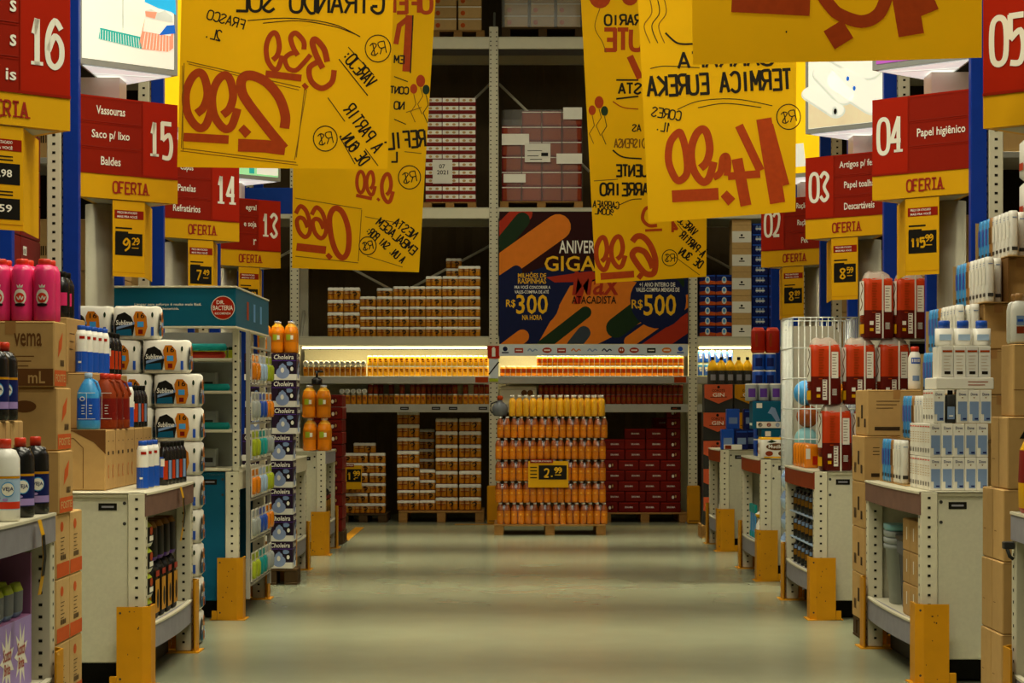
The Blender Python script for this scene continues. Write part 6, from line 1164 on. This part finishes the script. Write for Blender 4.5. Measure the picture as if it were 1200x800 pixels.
for j in range(2): rbag(1019, 13.26+.175*j, .952, 'red bag in the second bottom file behind the brown cartons, %s in its file' % nth(j))
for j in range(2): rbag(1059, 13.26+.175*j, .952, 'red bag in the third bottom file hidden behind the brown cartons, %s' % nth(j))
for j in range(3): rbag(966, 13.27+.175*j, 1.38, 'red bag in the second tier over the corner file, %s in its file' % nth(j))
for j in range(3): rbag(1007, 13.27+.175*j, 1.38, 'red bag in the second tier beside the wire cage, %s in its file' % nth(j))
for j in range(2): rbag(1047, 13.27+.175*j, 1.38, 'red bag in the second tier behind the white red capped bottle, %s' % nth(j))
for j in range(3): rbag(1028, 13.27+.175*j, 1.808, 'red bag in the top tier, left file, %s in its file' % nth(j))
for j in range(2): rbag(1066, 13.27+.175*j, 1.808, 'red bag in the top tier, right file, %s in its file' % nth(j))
DK = Kind('dark_bottle', 'bottle', (None, (lambda b: (b.patch(.036, -1.2, 1.2, .05, .09, brushd, n=6, off=.001), b.patch(.036, -1, .2, .095, .12, slate, n=6, off=.001), b)[-1])(bottle(.036, .165, blackgl, gunm, None, None, .5, 12))))
for r in range(3):
    for j in range(6):
        for q in (0, 1): DK.put((1.995+.078*q, 13.36+.19*j*.95, .287+r*.178), 'dark bottle on the shelf below the red bags, %s tier, %s along, %s file' % (nth(r), nth(j), ('aisle', 'inner')[q]), 'dark bottles below the red bags')
    if r < 2: b = MB(); b.box(1.955, 2.12, 13.28, 14.42, .287+r*.178+.1665, .287+r*.178+.1765, pblue, .002); tag(b.build('tray_liner'), 'pale blue liner between the %s and %s tiers of dark bottles' % (nth(r), nth(r+1)), 'liner', 'pale liners between dark bottles')
OJ = Kind('orange_pack', 'pack', (None, (lambda b: (b.loft([(0, .045, .045, 4), (.01, .05, .05, 4), (.14, .05, .05, 4), (.16, .04, .04, 4)], orange, 16), b.rect(Fr((-.05, -.0505, 0), (1, 0, 0)), .01, .06, .04, .13, whitep), b.rect(Fr((-.05, -.0505, 0), (1, 0, 0)), .055, .02, .09, .08, red), b)[-1])(MB())))
for j in range(5): OJ.put((2.02 if j < 4 else 2.02, 13.85+.125*j if j < 5 else 0, .952), 'orange and white pack behind the corner red bags, %s along' % nth(j), 'orange packs')
# pale blue bags and the wire cage
PBk = Kind('pale_blue_bag', 'bag', (None, (lambda b: b.loft([(0, .07, .12, 4), (.03, .10, .15, 3), (.09, .105, .155, 3), (.14, .08, .13, 3), (.15, .05, .1, 3)], [pblue, lblue if False else pblue, slate, pblue], 20))(MB())))
for r in range(6): PBk.put((2.065+.004*(r % 2), 14.92, .001+r*.152), 'pale blue plastic bag stacked before the wire cage, %s from the floor' % nth(r), 'pale blue bags by the wire cage')
x0, x1, y0, y1, zt = 2.07, 2.55, 15.10, 15.74, 2.02
g = thing('wire_cage', 'tall white wire cage bin beyond the red bags', 'wire bin', ((x0+x1)/2, 15.3, 0))
def wires(nm, A, B_2, nx, nz, z0=.0):
    b = MB()
    for i in range(nx+1):
        t = i/nx; x, y = A[0]+(B_2[0]-A[0])*t, A[1]+(B_2[1]-A[1])*t; b.tube([(x, y, z0), (x, y, zt)], .0035, wline, 5)
    for i in range(nz+1):
        z = z0+(zt-z0)*i/nz; b.tube([(A[0], A[1], max(z, .006)), (B_2[0], B_2[1], max(z, .006))], .005, wline, 5)
    b.build(nm, g)
wires('front_grid', (x0, y0), (x1, y0), 11, 9); wires('side_grid', (x0, y0), (x0, y1), 10, 9); wires('side_grid', (x1, y0), (x1, y1), 10, 9); wires('rear_grid', (x0, y1), (x1, y1), 11, 9)
b = MB(); b.shape(Fr((x0, y1-.02, 0), (1, 0, 0)), [(.02, .9), (.46, .9), (.46, 1.9), (.40, 1.98), (.06, 1.98), (.02, 1.9)], colw, 0); b.build('back_board', g)
b = MB(); b.box(x0+.01, x1-.01, y0+.01, y1-.03, .83, .85, wline); b.build('wire_floor', g)
BA = {}
for i, (dx, dy, z, r, m, nm) in enumerate(((.11, .15, .852, .095, green, 'green ball at the bottom'), (.33, .15, .852, .095, skyp, 'pale teal ball at the bottom'), (.12, .14, 1.03, .09, skyp, 'pale teal ball in the middle'), (.32, .15, 1.03, .09, orange, 'orange ball in the middle'), (.13, .14, 1.205, .085, oranged, 'tan ball near the top'), (.32, .15, 1.205, .085, redcap, 'red ball near the top'), (.12, .15, 1.37, .095, lblue, 'blue ball on top'), (.33, .15, 1.37, .09, orange, 'orange ball on top'))):
    b = MB(); R = []
    for k_ in range(11):
        a = -math.pi/2+math.pi*k_/10; R.append([(x0+dx+r*max(.02, math.cos(a))*math.cos(2*math.pi*j/18), y0+dy+r*max(.02, math.cos(a))*math.sin(2*math.pi*j/18), z+r+r*math.sin(a)) for j in range(18)])
    b.grid(R, m); tag(b.build('play_ball'), nm+' of the wire cage', 'ball', 'play balls in the wire cage')
# ---------------------------------------------------------------- third and fourth right shelves
def mut(): 
    b = MB(); b.loft([(0, .05, .036, 6), (.008, .054, .04, 6), (.15, .054, .04, 6), (.165, .045, .03, 5)], [whitep, whitep, yelb], 20); f = Fr((-.05, -.0405, 0), (1, 0, 0)); b.ell(f, .05, .10, .04, .022, bprint, .001); b.text(f, 'Mucilon', .05, .10, .06, .016, sgt, .002); b.ell(f, .05, .045, .028, .02, rust, .001); b.rect(f, .01, .008, .09, .02, yelb, .001)
    l = Fr((-.0545, .035, 0), (0, -1, 0)); b.ell(l, .035, .10, .026, .022, bprint, .001); b.rect(l, .01, .03, .06, .06, rust, .001); return b
b = MB(); b.loft([(0, .12, .05, 6), (.008, .125, .055, 6), (.15, .125, .055, 6), (.168, .11, .045, 5)], [whitep, whitep, yelb], 24); f = Fr((-.12, -.0555, 0), (1, 0, 0)); b.ell(f, .12, .095, .085, .028, bprint, .001); b.text(f, 'Mucilon', .12, .097, .13, .028, sgt, .002); b.ell(f, .06, .042, .03, .02, rust, .001); b.ell(f, .17, .042, .04, .022, bprint, .001); b.rect(f, .02, .006, .22, .018, yelb, .001); b.shape(f, [(.04, .13), (.08, .15), (.12, .135), (.08, .125)], dgreen, .001)
MW = Kind('cereal_pack', 'pack', (None, b)); MN = Kind('cereal_pack', 'pack', (None, mut()))
GM_ = 'yellow and white packs on the mop shelf'
MW.put((2.075, 16.10, .952), 'wide yellow and white pack at the front of the mop shelf', GM_); 
for j in range(3): MN.put((2.03+.0*j, 16.24+.1*j, .952), 'narrow yellow and white pack behind the wide one, %s along' % nth(j), GM_)
def tealbox(): b = MB(); b.box(-.12, .12, -.12, .12, 0, .225, teal2, .004); f = Fr((-.12, -.12, 0), (1, 0, 0)); b.rect(f, .03, .17, .075, .21, whitep); b.shape(f, [(.12, .13), (.15, .18), (.18, .17), (.22, .07), (.19, .06), (.15, .12)], slate); b.rect(f, .03, .01, .235, .06, whitep); [b.ell(f, q, .035, .018, .018, m) for q, m in ((.06, gunm), (.13, rust), (.2, slate))]; l = Fr((-.12, .12, 0), (0, -1, 0)); b.rect(l, .03, .03, .2, .05, sgt); return b
TB = Kind('appliance_box', 'box', (None, tealbox())); TB.put((2.13, 16.62, .952), 'lower teal appliance box on the mop shelf', 'teal boxes'); TB.put((2.06, 16.62, 1.179), 'upper teal appliance box with a mixer picture', 'teal boxes')
MN.put((2.235, 16.62, 1.179), 'single yellow and white pack beside the upper teal box', GM_)
def bundle(m1, m2, n=2):
    b = MB()
    for i in range(n):
        for j in (0, 1): b.lathe([(.042, 0), (.046, .01), (.046, .13), (.042, .14)], [m1, m1, whitep], 12, (-.047+.094*i, -.047+.094*j))
        b.patch(.046, -.8, .5, .03, .10, m2, (-.047+.094*i, -.047), 4, .001)
    return b
BU1 = Kind('tin_pack', 'pack', (None, bundle(greyp2, purple))); BU2 = Kind('tin_pack', 'pack', (None, bundle(bluec, navy)))
BU1.put((1.99, 16.62, 1.407), 'pack of grey and purple tins on the upper teal box, aisle side', 'tin packs'); BU1.put((2.13 if False else 2.185, 16.62, 1.407), 'pack of pale tins on the upper teal box, inner side', 'tin packs')
for r in range(3): BU2.put((2.10, 16.98, .952+.0+r*.142), 'bright blue tin pack behind the teal boxes, %s up' % nth(r), 'blue tin packs on the mop shelf')
for r in range(3, 6): BU2.put((2.09, 16.98, .952+r*.142), 'bright blue tin pack rising behind the teal boxes, %s up' % nth(r), 'blue tin packs on the mop shelf')
RP = Kind('red_pack', 'pack', (None, (lambda b: (b.loft([(0, .05, .05, 5), (.02, .058, .056, 5), (.18, .056, .054, 5), (.21, .04, .03, 4)], [bagred, red, redcap], 18), b.rect(Fr((-.05, -.0565, 0), (1, 0, 0)), .02, .05, .04, .16, brush), b)[-1])(MB())))
for i in range(2): RP.put((2.04+.118*i, 16.98, .952+6*.142+.001), 'red pack on top of the blue tin packs, %s side' % ('aisle', 'inner')[i], 'red packs on the blue tins')
g = thing('floor_mop', 'white headed mop with yellow base hanging inside the third right shelf', 'mop', (2.0, 16.3, .29)); b = MB(); b.tube([(2.0, 16.25, .54), (2.0, 16.25, .83)], .008, whitep); b.build('handle', g); b = MB(); b.loft([(0, .06, .05, 3), (.03, .07, .06, 3), (.05, .04, .03, 3), (.06, .012, .012, 2)], [yelb, whitep, whitep], 14, c=(2.0, 16.25), z0=.48); b.build('head', g)
MB_ = Kind('wiper_pack', 'pack', (None, (lambda b: (b.box(-.04, .04, -.006, .006, 0, .26, lblue, .003), b.box(-.05, .05, -.012, .012, .2, .27, tealp, .004), b.box(-.03, .03, -.012, .012, 0, .05, tealp, .004), b)[-1])(MB())))
for j in range(3): MB_.put((1.99, 16.75+.14*j, .287), 'bright teal wiper standing in the mop shelf, %s along' % nth(j), 'teal wipers', math.pi/2)
for j in range(2):
    for r in (0, 1): MN.put((2.07, 16.24+.13*j, .287+.17*r), 'yellow white pack inside the mop shelf, %s tier, %s' % (('lower', 'upper')[r], ('near', 'far')[j]), 'packs inside the mop shelf')
PLB = Kind('white_sack', 'bag', (None, (lambda b: b.loft([(0, .06, .09, 3), (.04, .09, .12, 2.6), (.12, .085, .11, 2.6), (.18, .05, .06, 2.2)], whitep, 18))(MB()))); PLB.put((2.06, 16.56, .287), 'white plastic sack inside the mop shelf', 'sacks')
def ginbox(m):
    b = MB(); b.box(-.145, .145, -.12, .12, 0, .287, gunm, .004); f = Fr((-.145, -.12, 0), (1, 0, 0)); b.shape(f, [(0, .287), (0, .15), (.145, .09), (.29, .15), (.29, .287)], m, .001); b.text(f, 'COROTE', .145, .225, .13, .026, black, .002); b.text(f, 'GIN', .145, .18, .12, .04, sgt, .002); b.stroke(f, [(.06, .155), (.23, .158)], .006, black, .002); b.ell(f, .145, .26, .015, .015, black, .002); return b
bagc = mat('coral print', 'D8603A', .5); G1 = Kind('gin_carton', 'carton', (None, ginbox(bagc))); G2 = Kind('gin_carton', 'carton', (None, ginbox(yel)))
pallet('wooden_pallet', 'pallet under the orange and grey gin cartons', 1.95, 2.58, 21.0, 21.5, 0, .135)
for r in range(5):
    G1.put((X(841, 21.1)+(.0 if r > 3 else -.01), 21.13, .137+r*.289), 'coral and grey gin carton, %s from the floor' % nth(r), 'gin cartons'); G2.put((X(841, 21.1)+.31, 21.13, .137+r*.289), 'yellow and grey gin carton beside the coral ones, %s from the floor' % nth(r), 'gin cartons')
b = bottle(.052, .28, yelb, black, None, None, .3, 14, shoulder=.66); b.patch(.052, -1.6, 1.6, .0, .14, gunm, n=8, off=.001); b.patch(.052, -.5, .5, .04, .10, greylip, n=4, off=.002); YW = Kind('liqueur_bottle', 'bottle', (None, b))
b = bottle(.052, .28, bagc, black, None, None, .3, 14, shoulder=.66); b.patch(.052, -1.6, 1.6, .0, .14, gunm, n=8, off=.001); RW = Kind('liqueur_bottle', 'bottle', (None, b))
for i in range(6): (YW if i < 5 else RW).put((X(835+10.2*i, 21.1), 21.09, .137+5*.289+.001), '%s and grey bottle on the gin cartons, %s from the left' % ('yellow' if i < 5 else 'coral', nth(i)), 'bottles on the gin cartons')
# fourth shelf goods
def navybox(m): b = MB(); b.box(-.06, .06, -.06, .06, 0, .19, m, .004); f = Fr((-.06, -.06, 0), (1, 0, 0)); b.rect(f, .02, .05, .1, .11, slate); b.rect(f, .01, .16, .11, .175, bluec); return b
N1 = Kind('blue_box', 'box', (None, navybox(bluec))); N2 = Kind('blue_box', 'box', (None, navybox(navy)))
GN = 'blue boxes on the far right shelf'
N1.put((2.03, 19.32, .952), 'bright blue box at the front of the far right shelf', GN); N2.put((2.16, 19.32, .952), 'navy box beside the bright blue box on the far right shelf', GN)
for r in range(2): N1.put((2.10, 19.50, .952+.191*r), 'bright blue box behind the front pair on the far right shelf, %s' % ('lower', 'upper')[r], GN)
for r in range(2): N2.put((2.26, 19.50, .952+.191*r), 'navy box in the rear pair of the far right shelf, %s' % ('lower', 'upper')[r], GN)
b = MB(); b.box(1.99, 2.16, 19.23, 19.25, .952, 1.0, whitep, .002); b.rect(Fr((1.99, 19.23, .952), (1, 0, 0)), .01, .005, .07, .04, rust); tag(b.build('low_white_box'), 'low white box with a brown square on the far right shelf edge', 'box')
for j in range(4): (YRD if j % 2 else PLB).put((2.09, 19.45+.2*j, .287), 'small %s bag inside the far right shelf, %s along' % ('yellow red' if j % 2 else 'white', nth(j)), 'bags inside the far right shelf')
